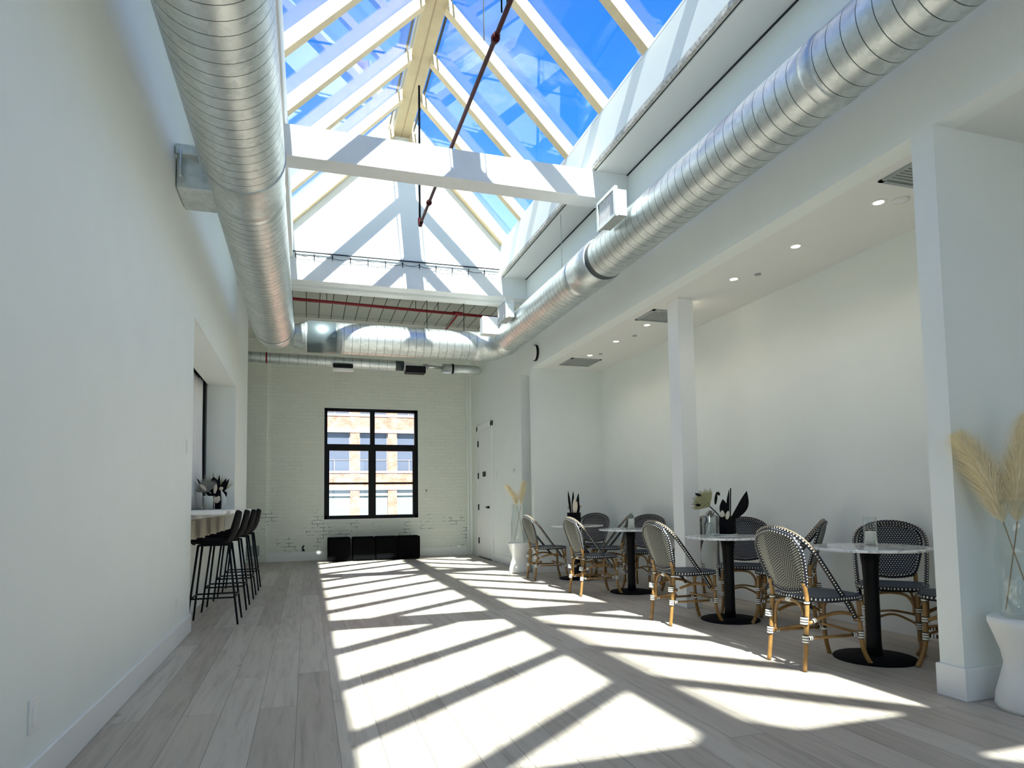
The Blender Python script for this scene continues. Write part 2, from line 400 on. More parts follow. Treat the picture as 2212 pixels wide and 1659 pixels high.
struct(make('trim_pipe_chase', lambda bm: (box(bm, 3.24, 3.29, YB-.045, YB, 0, ZC-.4), box(bm, 3.29, XR, YB-.10, YB, 0, ZC-.4)), 'wall', bevel=.015))
struct(boxes('baseboard_back', [(-.745, 3.24, YB-.018, YB, 0, .17)], 'trim', bevel=.004))
struct(boxes('baseboard_left', [(XL, XL+.016, Y0, OP0+.01, 0, .15)], 'trim', bevel=.004))
struct(boxes('baseboard_right', [(XR-.016, XR, 10.05, 11.68, 0, .15)], 'trim', bevel=.004))
struct(boxes('baseboard_alcove', [(4.504, 4.52, 2.78, 9.44, 0, .14), (XR+.02, 4.504, 9.424, 9.44, 0, .14)], 'trim', bevel=.004))
struct(boxes('baseboard_wing', [(XR-.016, XR, 2.624, 2.796, 0, .17), (XR, 4.52, 2.624, 2.64, 0, .17), (XR, 4.52, 2.78, 2.796, 0, .17)], 'trim', bevel=.003))
# ceilings
def ceil(bm):
    box(bm, -1.4, SX0, Y0-.2, YE, ZC, ZC+.2)
    box(bm, SX1+.026, 3.6, Y0-.2, YE, ZC, ZC+.2)
struct(make('ceiling', ceil, 'ceil'))
struct(boxes('trim_ceiling_lip', [(SX1+.045, SX1+.085, Y0, YE, ZC-.010, ZC)], 'ceil'))
struct(boxes('trim_shadow_gap', [(XR-.012, XR, Y0, YE, ZC-.012, ZC), (SX1+.030, SX1+.040, Y0, YE, ZC-.004, ZC)], 'darkgrey'))
struct(boxes('trim_broken_edge', [(SX1, SX1+.024, Y0, YE, ZC+.006, ZC+.055)], 'concrete'))
struct(boxes('ceiling_back', [(-3.0, 3.6, YE+.35, YB+.3, ZC, ZC+.2)], 'tiles'))
struct(boxes('ceiling_back_bulkhead', [(-3.0, XR, 12.75, YB, ZC-.12, ZC)], 'ceil'))
struct(boxes('ceiling_side_room', [(-3.0, -1.34, Y0, 11.78, ZC, ZC+.2)], 'ceil'))
struct(boxes('ceiling_alcove', [(XR+.16, 4.7, Y0, YB, ZA, ZA+.15)], 'ceil'))
struct(boxes('roof_slab', [(-3.2, SX0-.22, Y0-.3, YB+.4, ZC+.22, ZC+.42), (SX1+.22, 5.0, Y0-.3, YB+.4, ZC+.22, ZC+.42), (SX0-.22, SX1+.22, YE+.3, YB+.4, ZC+.22, ZC+.42),
                           (3.6, 5.0, Y0-.3, YB+.4, ZA+.2, ZC+.22)], 'beam'))
# cross beams
def beam(y0, y1, label, z0=4.358, z1=ZC):
    o = boxes('cross_beam', [(XL, XR, y0, y1, z0, z1)], 'beam', bevel=.006)
    return tag(o, label, 'beam', None)
beam(6.20, 6.44, 'white cross beam spanning the skylight well in front of the sprinkler elbow')
beam(1.97, 2.22, 'white cross beam nearest the front wall, above the camera')
beam(-1.84, -1.60, 'white cross beam at the front end of the skylight')
tag(boxes('cross_beam', [(XL, XR, YE, YE+.22, 4.345, ZC+.03)], 'beam', bevel=.006), 'white end beam under the gable wall with the light string', 'beam')
tag(boxes('cross_beam', [(XL, XR, YE+.22, YE+.40, 4.30, ZC)], 'ceil', bevel=.012), 'grey painted lintel beam right behind the gable end beam', 'beam')
tag(boxes('cross_beam', [(XL, XR, YE+.40, YE+.46, ZC-.1, ZC)], 'ceil'), 'thin grey ledger strip at the start of the jointed ceiling', 'beam')

# ------------------------------------------------------------------ skylight
sky = thing('gable_skylight', 'long gabled glass skylight with pale pine rafters and ridge', 'skylight', (SXC, 3.0, ZC))
def S(name, fn, mats, **k):
    o = make(name, fn, mats, None, **k); o.parent = sky; o.matrix_parent_inverse = Matrix.Translation((-SXC, -3.0, -ZC)); return o
def Sb(name, lst, mats, **k): return S(name, lambda bm: [box(bm, *b_) for b_ in lst], mats, **k)
Sb('curb', [(SX0-.2, SX0, Y0-.2, YE+.3, ZC+.2, ZE)], 'wall')
Sb('curb', [(SX1, SX1+.2, Y0-.2, YE+.3, ZC+.055, ZE)], 'wall')
SLOPE = 1.03; RD = .155       # vertical depth of a rafter
RW = .13                      # half width of the ridge beam
Sb('ridge_beam', [(SXC-RW, SXC+RW, Y0, YE, ZR, ZR+.24)], 'ridge')
Sb('ridge_groove', [(SXC-.006, SXC+.006, Y0, YE, ZR-.004, ZR+.01)], 'stem')
for s in (-1, 1):
    x = SXC+s*(RW+.055)
    S('ridge_flashing', lambda bm, x=x: box(bm, x-.010, x+.010, Y0, YE, ZR+.085, ZR+.13), 'black')
def rafter(y, wd=.105):
    for s in (-1, 1):
        xe = SX1+.02 if s == 1 else SX0-.02; xc = SXC+s*(RW-.01)
        zb = lambda x: ZE+.012+SLOPE*((SX1-x) if s == 1 else (x-SX0))
        poly = [(xe, zb(xe)), (xe+s*.12, zb(xe)), (xe+s*.12, zb(xe)+RD-.1), (xc, zb(xc)+RD), (xc, zb(xc))]
        if s == -1: poly = poly[::-1]
        S('rafter', lambda bm, poly=poly: prism(bm, poly, y, y+wd), 'wood')
YR = [(3.82+.723*k)*1.3 for k in range(-9, 5)]
YR[-1] = 8.62
for y in YR: rafter(y)
rafter(YE-.11)
edges = [Y0]+YR+[YE]
for i in range(len(edges)-1):
    for s in (-1, 1):
        xe = SX1+.2 if s == 1 else SX0-.2; xc = SXC+s*.04
        z = lambda x: ZE+.03+RD+SLOPE*((SX1-x) if s == 1 else (x-SX0))
        S('glass_pane', lambda bm, a=edges[i]+.03, b_=edges[i+1]+.05, xe=xe, xc=xc, z=z: prism(bm, [(xe, z(xe)), (xc, z(xc)), (xc, z(xc)+.012), (xe, z(xe)+.012)], a, b_), 'glass')
gz = ZE+SLOPE*(SXC-SX0)
S('gable_wall', lambda bm: prism(bm, [(SX0-.2, ZC+.035), (SX1+.2, ZC+.035), (SX1+.2, ZE+.1), (SXC, gz+.45), (SX0-.2, ZE+.1)], YE, YE+.18), 'wall')
S('front_gable_wall', lambda bm: prism(bm, [(SX0-.2, ZC), (SX1+.2, ZC), (SX1+.2, ZE+.1), (SXC, gz+.45), (SX0-.2, ZE+.1)], Y0-.18, Y0), 'wall')
Sb('eave_strip', [(SX0-.02, SX0, Y0, YE, ZE-.004, ZE+.03), (SX1, SX1+.02, Y0, YE, ZE-.004, ZE+.03)], 'trim')
# painted mark on the gable
cu = bpy.data.curves.new('wall_mark', 'FONT'); cu.body = '3'; cu.size = .26; cu.extrude = .001
mk = bpy.data.objects.new('painted_numeral', cu); COL.objects.link(mk); mk.location = (1.145, YE-.003, 5.66); mk.rotation_euler = (PI/2, 0, 0); mk.scale = (.6, 1, 1)
cu.materials.append(plain('faded_paint', (.30, .34, .32), .7))
bpy.context.view_layer.update(); me_ = bpy.data.meshes.new_from_object(mk.evaluated_get(bpy.context.evaluated_depsgraph_get()))
mk2 = bpy.data.objects.new('painted_numeral.', me_); mk2.matrix_world = mk.matrix_world.copy(); COL.objects.link(mk2); bpy.data.objects.remove(mk); mk = mk2; mk.name = 'painted_numeral'
tag(mk, 'faint grey numeral 3 painted high on the white gable wall', 'numeral')

# string of lights along the gable
ls = thing('string_light', 'thin string of light sockets strung along the gable end beam', 'string lights', (SX0, YE-.03, 4.75))
make('support_wire', lambda bm: sweep(bm, [(0, 0, 0), (3.11, 0, .02)], .010, 6), 'darkgrey', ls)
def droop(bm):
    pts = []
    for i in range(12):
        x0 = .03+i*.256
        for k in range(6): pts.append((x0+k*.0427, -.01, -.035-.03*math.sin(PI*k/6)-.008*(i % 3)))
    sweep(bm, pts, .004, 5)
make('light_cable', droop, 'darkgrey', ls)
for i in range(12):
    x = .03+i*.256+.01
    make('socket', lambda bm, x=x: (sweep(bm, [(x, -.01, -.02), (x, -.012, -.065)], .009, 8), sweep(bm, [(x, -.012, -.07), (x, -.012, -.10)], .006, 6)), 'black' if i in (3, 8) else 'darkgrey', ls)
# sprinkler pipe in the skylight
sp1 = thing('sprinkler_pipe', 'red sprinkler pipe, toned dark as if backlit, running under the skylight with drop hangers', 'pipe', (1.39, 5.0, 4.72))
make('pipe', lambda bm: sweep(bm, [(0, -8, 0), (0, 3.22, 0)], .019, 12), 'redbacklit', sp1)
for y in (-.35, -1.15, 1.45, 2.55): make('coupling', lambda bm, y=y: (sweep(bm, [(0, y-.04, 0), (0, y+.04, 0)], .028, 12), sweep(bm, [(0, y-.008, 0), (0, y+.008, 0)], .036, 12)), 'redbacklit', sp1)
make('riser', lambda bm: sweep(bm, [(0, 3.22, -.01), (0, 3.22, 1.9)], .014, 10), 'black', sp1)
make('elbow', lambda bm: sweep(bm, smooth_path([(0, 3.1, 0), (0, 3.2, -.005), (0, 3.22, .09)], 6), .027, 12), 'redbacklit', sp1)
for dx in (0, .045): make('hanger_rod', lambda bm, dx=dx: sweep(bm, [(dx-.03, -.62, .0), (dx-.03, -.62, 2.0)], .007, 8), 'black', sp1)
make('hanger_rod', lambda bm: sweep(bm, [(-.08, -.3, .0), (-.08, -.3, 2.0)], .005, 8), 'steel', sp1)
# red pipe in the back bay
sp2 = thing('sprinkler_pipe', 'bright red sprinkler pipe crossing under the jointed ceiling behind the skylight', 'pipe', (1.2, 11.1, 4.5))
make('pipe', lambda bm: sweep(bm, [(-4.0, -.12, .01), (2.15, .18, -.01)], .026, 12), 'red', sp2)
make('branch', lambda bm: sweep(bm, [(1.38, .15, -.02), (1.38, 1.5, -.02)], .018, 10), 'red', sp2)
make('tee', lambda bm: sweep(bm, [(1.29, .14, 0), (1.47, .15, 0)], .036, 12), 'red', sp2)
for x in (-.9, .6, 1.0): make('hanger_rod', lambda bm, x=x: sweep(bm, [(x, .03, 0), (x, .03, .16)], .006, 6), 'black', sp2)

# ------------------------------------------------------------------ ducts
def duct_body(bm, path, r, pitch=.105, seam=True):
    """round spiral duct: plain rings with narrow raised dark seams"""
    P = [Vector(p) for p in path]; pts = []; rad = []; mis = []
    L = [0]
    for i in range(1, len(P)): L.append(L[-1]+(P[i]-P[i-1]).length)
    def at(d):
        for i in range(1, len(P)):
            if d <= L[i] or i == len(P)-1:
                t = (d-L[i-1])/max(1e-9, L[i]-L[i-1]); return P[i-1].lerp(P[i], t)
    d = 0
    while d < L[-1]-pitch:
        for dd, rr, mi in ((0, 0, 0), (pitch-.0055, 0, 1)):
            pts.append(at(d+dd)); rad.append(r+rr); mis.append(mi)
        d += pitch
    pts.append(at(L[-1])); rad.append(r)
    sweep(bm, pts, rad, 40, True, mis if seam else None)
def arc(c, r, a0, a1, n, z):
    return [(c[0]+r*math.cos(a0+(a1-a0)*i/n), c[1]+r*math.sin(a0+(a1-a0)*i/n), z) for i in range(n+1)]
DL = dict(x=-.47, z=3.69, r=.30)
d1 = thing('spiral_duct', 'large round galvanised duct along the left wall under the ceiling', 'duct', (DL['x'], 3, DL['z']))
make('duct_run', lambda bm: duct_body(bm, [(0, Y0-3+.1, 0), (0, 2.02, 0)], .30), ['galv', 'seam'], d1)
make('reducer', lambda bm: sweep(bm, [(0, 2.0, 0), (0, 2.03, 0), (0, 2.45, -.02), (0, 2.5, -.02)], [.308, .30, .285, .292], 40), 'galv', d1)
make('duct_run', lambda bm: duct_body(bm, [(0, 2.48, -.02), (0, 6.62, -.04)], .285), ['galv', 'seam'], d1)
make('end_cap', lambda bm: sweep(bm, [(0, 6.60, -.04), (0, 6.75, -.04), (.01, 6.95, -.035), (.02, 7.1, -.03), (.03, 7.2, -.03), (.03, 7.25, -.03)], [.287, .285, .272, .235, .16, .05], 40), 'galv', d1)
make('side_box', lambda bm: (box(bm, -.5, -.17, 2.35, 2.75, -.16, .10), box(bm, -.5, -.2, 2.28, 2.36, .08, .16), box(bm, -.47, -.45, 2.26, 2.30, -.1, .12)), 'galv', d1, bevel=.01)
make('support_strap', lambda bm: (sweep(bm, smooth_path([(-.28, 2.3, .95), (-.29, 2.3, .1), (-.25, 2.3, -.14), (-.1, 2.3, -.27)], 6), .006, 6)), 'black', d1)
for y in (-2.0, 1.2, 4.6): make('hanger_rod', lambda bm, y=y: sweep(bm, [(.0, y, .28), (0, y, .97)], .005, 6), 'steel', d1)

d2 = thing('spiral_duct', 'round galvanised duct with square registers along the right wall', 'duct', (3.0, 3, 3.66))
make('duct_run', lambda bm: duct_body(bm, [(0, Y0-3+.1, 0), (0, 3.15, 0)], .222), ['galv', 'seam'], d2)
make('collar', lambda bm: sweep(bm, [(0, -.08, 0), (0, -.05, 0), (0, .0, 0), (0, .02, 0)], [.223, .229, .229, .223], 40), 'galv', d2)
make('access_sleeve', lambda bm: sweep(bm, [(0, 3.14, 0), (0, 3.15, 0), (0, 3.62, 0), (0, 3.63, 0)], [.224, .238, .238, .224], 40), 'galv', d2)
make('yellow_sticker', lambda bm: sheet(bm, [[(.239*math.cos(a), y, .239*math.sin(a)) for a in (-.95, -.85, -.75, -.65, -.55)] for y in (3.33, 3.43)], .001), 'sticker', d2)
make('duct_run', lambda bm: duct_body(bm, [(0, 3.62, 0), (0, 6.5, 0)], .232), ['galv', 'seam'], d2)
make('elbow', lambda bm: sweep(bm, [(0, 6.45, 0), (0, 6.75, 0), (-.13, 6.96, -.03), (-.36, 7.02, -.05), (-.50, 7.02, -.05)], [.236, .236, .24, .236, .23], 40), 'galv', d2)
def register(name, x, y0, y1, z0, z1, par, face=1):
    r = make(name, lambda bm: (box(bm, x+.03, x+.13, y0+.02, y1-.02, z0+.02, z1-.02), box(bm, x, x+.03, y0, y1, z0, z0+.03), box(bm, x, x+.03, y0, y1, z1-.03, z1),
             box(bm, x, x+.03, y0, y0+.03, z0+.03, z1-.03), box(bm, x, x+.03, y1-.03, y1, z0+.03, z1-.03)), 'galv', par)
    make('louver', lambda bm: [box(bm, x+.008, x+.026, y0+.04+i*(y1-y0-.07)/11, y0+.052+i*(y1-y0-.07)/11, z0+.03, z1-.03) for i in range(11)], 'trim', r)
    return r
register('air_register', -.37, 2.12, 2.50, -.01, .27, d2)
register('air_register', -.38, 5.45, 5.85, -.01, .27, d2)
make('end_box', lambda bm: box(bm, -.47, -.22, 6.35, 6.52, -.01, .26), 'trim', d2, bevel=.01)
for y in (-1.2, 4.3): make('hanger_wire', lambda bm, y=y: sweep(bm, [(.0, y, .22), (0, y, 1.0)], .003, 6), 'steel', d2)

d3 = thing('spiral_duct', 'round galvanised duct crossing the back bay from left to right', 'duct', (1.2, 10.02, 3.61))
make('duct_run', lambda bm: duct_body(bm, [(-.80, 0, 0), (1.36, 0, 0)], .232, .12), ['galv', 'seam'], d3)
make('collar', lambda bm: sweep(bm, [(-1.44, 0, .01), (-1.38, 0, .01), (-1.36, 0, 0), (-1.33, 0, 0), (-1.31, 0, 0), (-1.25, 0, 0), (-1.24, 0, 0), (-1.20, 0, 0)], [.165, .165, .185, .185, .20, .20, .215, .215], 40), 'galv', d3)
make('dark_band', lambda bm: sweep(bm, [(-1.21, 0, 0), (-1.205, 0, 0), (-.80, 0, 0), (-.795, 0, 0)], [.20, .236, .236, .225], 40), 'bandmetal', d3)
for x in (.6, 1.7-.5): make('hanger_rod', lambda bm, x=x: sweep(bm, [(x, 0, .22), (x, 0, 1.05)], .006, 6), 'black', d3)
d4 = thing('spiral_duct', 'slim round duct along the top of the brick wall with small diffusers', 'duct', (1.0, 12.3, 3.71))
make('duct_run', lambda bm: duct_body(bm, [(-2.6, 0, .05), (.75, 0, .01)], .095, .16), ['galv', 'seam'], d4)
make('end_run', lambda bm: sweep(bm, [(1.5, 0, 0), (2.15, 0, -.01), (2.26, 0, -.01), (2.29, 0, -.01)], [.095, .095, .08, .04], 28), 'galv', d4)
make('taper', lambda bm: sweep(bm, [(.7, 0, .01), (1.0, 0, -.0), (1.15, 0, 0)], [.09, .05, .05], 20), 'trim', d4)
make('connector', lambda bm: (sweep(bm, [(1.1, 0, .02), (1.55, 0, .01)], .03, 14), sweep(bm, [(1.13, 0, .02), (1.22, 0, .02)], .05, 16)), 'steel', d4)
make('damper_box', lambda bm: box(bm, .78, 1.16, -.13, .1, -.13, .0), 'black', d4, bevel=.006)
make('clamp', lambda bm: sweep(bm, [(1.68, 0, 0), (1.72, 0, 0)], .099, 24), 'black', d4)
make('clamp', lambda bm: sweep(bm, [(-1.72, 0, .04), (-1.69, 0, .04)], .099, 24), 'red', d4)
make('diffuser', lambda bm: (box(bm, -.55, -.2, -.15, .0, -.11, -.04),), 'black', d4)
make('diffuser_frame', lambda bm: (box(bm, -.56, -.19, -.16, .02, -.15, -.115),), 'trim', d4, bevel=.004)

# ------------------------------------------------------------------ window, door, fittings
win = boxes('window_1', [(WX0, WX1, YB+.05, YB+.14, WZ0, WZ0+.07), (WX0, WX1, YB+.05, YB+.14, WZ1-.055, WZ1), (WX0, WX0+.06, YB+.05, YB+.14, WZ0, WZ1), (WX1-.06, WX1, YB+.05, YB+.14, WZ0, WZ1)], 'black'); struct(win)
def wpart(name, lst, m_): o = boxes(name, lst, m_, None); o.parent = win; return o
wpart('mullion', [(1.232, 1.325, YB+.045, YB+.13, 2.30, WZ1-.055)], 'black'); wpart('mullion', [(1.20, 1.345, YB+.045, YB+.13, WZ0+.07, 2.20)], 'black')
wpart('transom', [(WX0+.06, WX1-.06, YB+.04, YB+.13, 2.18, 2.31)], 'black')
wpart('sash', [(WX0+.06, WX0+.10, YB+.06, YB+.12, WZ0+.07, 2.18), (WX1-.10, WX1-.06, YB+.06, YB+.12, WZ0+.07, 2.18)], 'black')
wpart('glazing_bar', [(WX0+.10, 1.20, YB+.07, YB+.11, 1.495, 1.535), (1.345, WX1-.10, YB+.07, YB+.11, 1.495, 1.535)], 'black')
wpart('pane', [(WX0+.05, WX1-.05, YB+.085, YB+.092, WZ0+.05, WZ1-.04)], 'winglass')
wpart('reveal', [(WX0-.012, WX1+.012, YB-.006, YB+.05, WZ1, WZ1+.012), (WX0-.012, WX0, YB-.006, YB+.05, WZ0, WZ1), (WX1, WX1+.012, YB-.006, YB+.05, WZ0, WZ1), (WX0-.02, WX1+.02, YB-.012, YB+.05, WZ0-.02, WZ0)], 'plastic')

DY0, DY1, DZ = 11.83, 12.78, 2.53
door = boxes('door_1', [(XR-.012, XR+.02, DY0, DY1, .012, DZ)], 'trim', bevel=.003); struct(door)
def dpart(name, lst, m_, bevel=0): o = boxes(name, lst, m_, None, bevel); o.parent = door; return o
dpart('door_casing', [(XR-.028, XR, DY0-.11, DY0-.01, 0, DZ+.11), (XR-.028, XR, DY1+.01, DY1+.11, 0, DZ+.11), (XR-.028, XR, DY0-.11, DY1+.11, DZ+.012, DZ+.12)], 'trim', .004)
for z in (.33, 1.0, 1.63, 2.28): dpart('hinge', [(XR-.030, XR-.010, DY1-.018, DY1+.014, z-.06, z+.06)], 'black')
hd = make('door_handle', lambda bm: (sweep(bm, [(XR-.012, 12.0, 1.0), (XR-.06, 12.0, 1.0)], .022, 12), sweep(bm, [(XR-.055, 12.0, 1.0), (XR-.055, 12.13, 1.0)], .010, 10)), 'black', None); hd.parent = door
dpart('door_sign', [(XR-.022, XR-.012, 12.24, 12.44, 1.60, 1.70)], 'black')
dpart('threshold', [(XR-.03, XR+.02, DY0, DY1, 0, .012)], 'black')

clk = thing('wall_clock', 'round white wall clock with black rim high beside the duct', 'clock', (XR, 9.25, 3.37))
make('rim', lambda bm: sweep(bm, [(-.001, 0, 0), (-.035, 0, 0)], .125, 36), 'black', clk)
make('dial', lambda bm: sweep(bm, [(-.03, 0, 0), (-.045, 0, 0)], [.118, .112], 36), 'plastic', clk)
tag(make('thermostat', lambda bm: (sweep(bm, [(XR, 10.44, 1.60), (XR-.02, 10.44, 1.60)], .045, 24), sweep(bm, [(XR-.02, 10.44, 1.60), (XR-.032, 10.44, 1.60)], .028, 24)), 'plastic'), 'small round white thermostat on the wall right of the door', 'thermostat')
def plate(y, z, side, label, cat, hw=.035, hh=.06, rocker=True, nm='wall_plate'):
    x = XL if side < 0 else XR; s = 1 if side < 0 else -1
    t = thing(nm, label, cat, (x, y, z))
    a, b_ = (0, s*.007) if s > 0 else (-.007, 0)
    boxes('cover', [(a, b_, -hw, hw, -hh, hh)], 'plastic', t, .002)
    a, b_ = (.006, .011) if s > 0 else (-.011, -.006)
    boxes('insert', [(a, b_, -hw*.45, hw*.45, -hh*.55, hh*.55)], 'trim', t, .001)
plate(2.905, .32, -1, 'white outlet plate low on the left wall nearest the viewer', 'outlet', .042, .062, nm='outlet_plate')
plate(5.74, .305, -1, 'white outlet plate low on the left wall near the bar stools', 'outlet', nm='outlet_plate')
plate(6.08, 1.60, -1, 'white light switch plate on the left wall by the counter opening', 'light switch', .06, .06, nm='switch_plate')
plate(11.55, 1.58, 1, 'white light switch plate on the right wall beside the door', 'light switch', .04, .065, nm='switch_plate')
plate(10.85, .27, 1, 'white outlet plate low on the right wall beside the pampas vase', 'outlet', nm='outlet_plate')
tag(boxes('junction_box', [(-1.12, -.86, YB-.10, YB-.06, .13, .33)], 'grey', bevel=.004), 'grey metal box low on the brick pier behind the bar stools', 'junction box')
tag(make('wall_hook', lambda bm: (sweep(bm, smooth_path([(-.06, YB-.03, .21), (-.07, YB-.05, .26), (-.05, YB-.03, .30)], 5), .012, 8), box(bm, -.085, -.035, YB-.03, YB-.001, .19, .22)), 'black'), 'small black bracket low on the brick wall left of the black cubes', 'bracket')
tag(boxes('wall_stub', [(2.36, 2.39, YB-.02, YB, 1.33, 1.38)], 'grey'), 'tiny grey stub on the brick wall right of the window', 'bracket')

# column in the alcove
cl_ = boxes('square_column', [(3.645, 3.83, 5.76, 5.96, 0, ZA)], 'trim', bevel=.006)
tag(cl_, 'slim square white column standing in the dining alcove', 'column')
# alcove ceiling
def downlight(y):
    t = thing('recessed_downlight', 'x', 'ceiling light', (3.862, y, ZA))
    make('trim_ring', lambda bm: lathe(bm, [(.036, .004), (.036, -.006), (.056, -.004), (.058, .002)], seg=28, caps=False), 'plastic', t)
    make('lamp', lambda bm: lathe(bm, [(.001, -.0005), (.036, -.0005), (.036, .006)], seg=24), 'glow', t)
    l = bpy.data.lights.new('downlight', 'SPOT'); lo = bpy.data.objects.new('downlight_beam', l); COL.objects.link(lo); lo.parent = t
    lo.location = (0, 0, -.02); l.energy = 4.5; l.spot_size = 2.4; l.spot_blend = .9; l.color = (1, .87, .70); l.shadow_soft_size = .04
    return t
for y, lb in ((3.48, 'lit downlight nearest the wing wall, the largest in the alcove ceiling'), (4.30, 'second lit downlight from the wing wall in the alcove ceiling'),
              (5.12, 'lit downlight right in front of the slim column'), (5.93, 'lit downlight hidden behind the head of the slim column'), (6.77, 'lit downlight just left of the slim column'),
              (7.58, 'lit downlight second from the far end of the alcove'), (8.41, 'lit downlight at the far end of the alcove, the smallest')):
    downlight(y)['label'] = lb
downlight(1.2)['label'] = 'lit downlight in the near alcove behind the wing wall'
def vent(x0, x1, y0, y1, lb):
    t = thing('ceiling_vent', lb, 'ceiling vent', ((x0+x1)/2, (y0+y1)/2, ZA)); a, b_ = (x1-x0)/2, (y1-y0)/2
    boxes('frame', [(-a, a, -b_, -b_+.03, -.012, 0), (-a, a, b_-.03, b_, -.012, 0), (-a, -a+.03, -b_, b_, -.012, 0), (a-.03, a, -b_, b_, -.012, 0)], 'grey', t)
    boxes('slats', [(-a+.03, a-.03, -b_+.04+i*.03, -b_+.052+i*.03, -.009, -.002) for i in range(int((2*b_-.08)/.03))], 'ventgrey', t)
    boxes('backing', [(-a+.03, a-.03, -b_+.03, b_-.03, -.002, 0)], 'grey', t)
vent(3.60, 4.05, 2.86, 3.24, 'grey slotted ceiling vent beside the wing wall'); vent(3.61, 4.05, 6.18, 6.60, 'grey slotted ceiling vent behind the slim column'); vent(3.67, 4.15, 8.62, 9.11, 'grey slotted ceiling vent at the far end of the alcove')
for x, y, lb, r in ((3.985, 3.41, 'round white cover plate on the ceiling beside the nearest downlight', .055), (4.0, 4.95, 'small concealed sprinkler cap before the slim column', .03), (3.96, 7.26, 'small dark sprinkler head left of the slim column', .03), (3.98, 8.30, 'small sprinkler head beside the far ceiling vent', .03)):
    tag(make('ceiling_sprinkler', lambda bm: lathe(bm, [(r*.2, -.012), (r, -.008), (r, 0)], (x, y, ZA), 24), 'grey' if r < .05 else 'plastic'), lb, 'sprinkler')

# ------------------------------------------------------------------ counter in the opening
ct = thing('bar_counter', 'thin white bar counter ledge projecting from the left wall opening', 'counter', (-1.0, 8.1, 1.0))
boxes('counter_top', [(-.34, .29, -1.76, 1.82, .015, .05), ], 'stone', ct, .004)
boxes('fascia', [(-.30, -.01, -1.76, 1.81, -.03, .012)], 'trim', ct)
def wavy(bm, x, y0, y1, z0, z1, amp, n, th=.004, flare=0):
    rows = []
    for i in range(9):
        z = z1+(z0-z1)*i/8; k = 1+flare*(i/8)**3
        rows.append([(x+amp*k*math.sin(j*2*PI*n/90)+.3*amp*math.sin(j*.31), y0+(y1-y0)*j/90, z) for j in range(91)])
    sheet(bm, rows, th)
tag(make('cloth_skirt', lambda bm: wavy(bm, -1.10, OP0+.01, OP1-.01, .748, .968, .012, 9), 'beigecloth'), 'beige pleated cloth hanging under the bar counter', 'cloth')
tag(make('curtain', lambda bm: wavy(bm, -1.41, 6.2, 9.74, 1.055, 2.82, .035, 22, flare=.6), 'curtain'), 'white floor curtain drawn across the window behind the counter', 'curtain')
bw = boxes('window_2', [(-1.44, -1.35, 9.76, 9.90, .9, 2.9), (-1.52, -1.47, 6.2, 6.3, .9, 2.9), (-1.52, -1.47, 6.2, 9.9, 2.86, 2.94)], 'black'); struct(bw)
struct(boxes('wall_reveal', [(-2.2, -1.34, OP1, OP1+.12, 0, ZC)], 'wall'))

def make_stool():
    t = thing('bar_stool', '', 'bar stool', (0, 0, 0), 0, 'black bar stools along the counter')
    def shell(bm):
        prof = [(-.20, .735), (-.185, .755), (-.12, .752), (-.03, .742), (.06, .745), (.125, .775), (.165, .835), (.185, .90), (.20, .965), (.207, 1.01), (.208, 1.03)]
        wd = [.15, .18, .205, .215, .215, .205, .195, .185, .165, .12, .07]
        P = smooth_path([(a, 0, b_) for a, b_ in prof], 3); W = []
        for i in range(len(P)):
            t_ = i/3; k = min(int(t_), len(wd)-2); W.append(wd[k]+(wd[k+1]-wd[k])*(t_-k))
        rows = []
        for i, (p, w_) in enumerate(zip(P, W)):
            rr = []
            for j in range(13):
                u = (j/12-.5)*2; cup = .035*abs(u)**2.4
                rr.append((p.x-(cup if p.z > .79 else 0), u*w_, p.z+(cup if p.z <= .79 else cup*.3)))
            rows.append(rr)
        sheet(bm, rows, .016)
    make('seat_shell', shell, 'blackmatte', t)
    feet = [(-.215, -.19), (-.215, .19), (.215, -.19), (.215, .19)]; tops = [(-.135, -.13), (-.135, .13), (.125, -.13), (.125, .13)]
    for (fx, fy), (tx, ty) in zip(feet, tops):
        make('leg', lambda bm: sweep(bm, [(tx, ty, .735), (fx, fy, .003)], [.011, .009], 10), 'black', t)
    def pt(i, z): k = z/.735; return (feet[i][0]+(tops[i][0]-feet[i][0])*k, feet[i][1]+(tops[i][1]-feet[i][1])*k, z)
    for a, b_ in ((0, 1), (2, 3), (0, 2), (1, 3)):
        make('footrest_bar', lambda bm: sweep(bm, [pt(a, .25), pt(b_, .25)], .008, 8), 'black', t)
    make('under_frame', lambda bm: (sweep(bm, [(tops[0][0], -.13, .732), (tops[2][0], -.13, .732)], .01, 8), sweep(bm, [(tops[1][0], .13, .732), (tops[3][0], .13, .732)], .01, 8)), 'black', t)
    return t
st0 = make_stool()
for i, (x, y, lb) in enumerate(((-.817, 6.72, 'black bar stool nearest the viewer at the counter'), (-.812, 7.575, 'second black bar stool from the viewer at the counter'),
                                (-.803, 8.385, 'third black bar stool from the viewer at the counter'), (-.80, 9.18, 'black bar stool farthest along the counter, near the brick wall'))):
    s_ = st0 if i == 0 else copy_tree(st0); s_.location = (x, y, 0); s_['label'] = lb

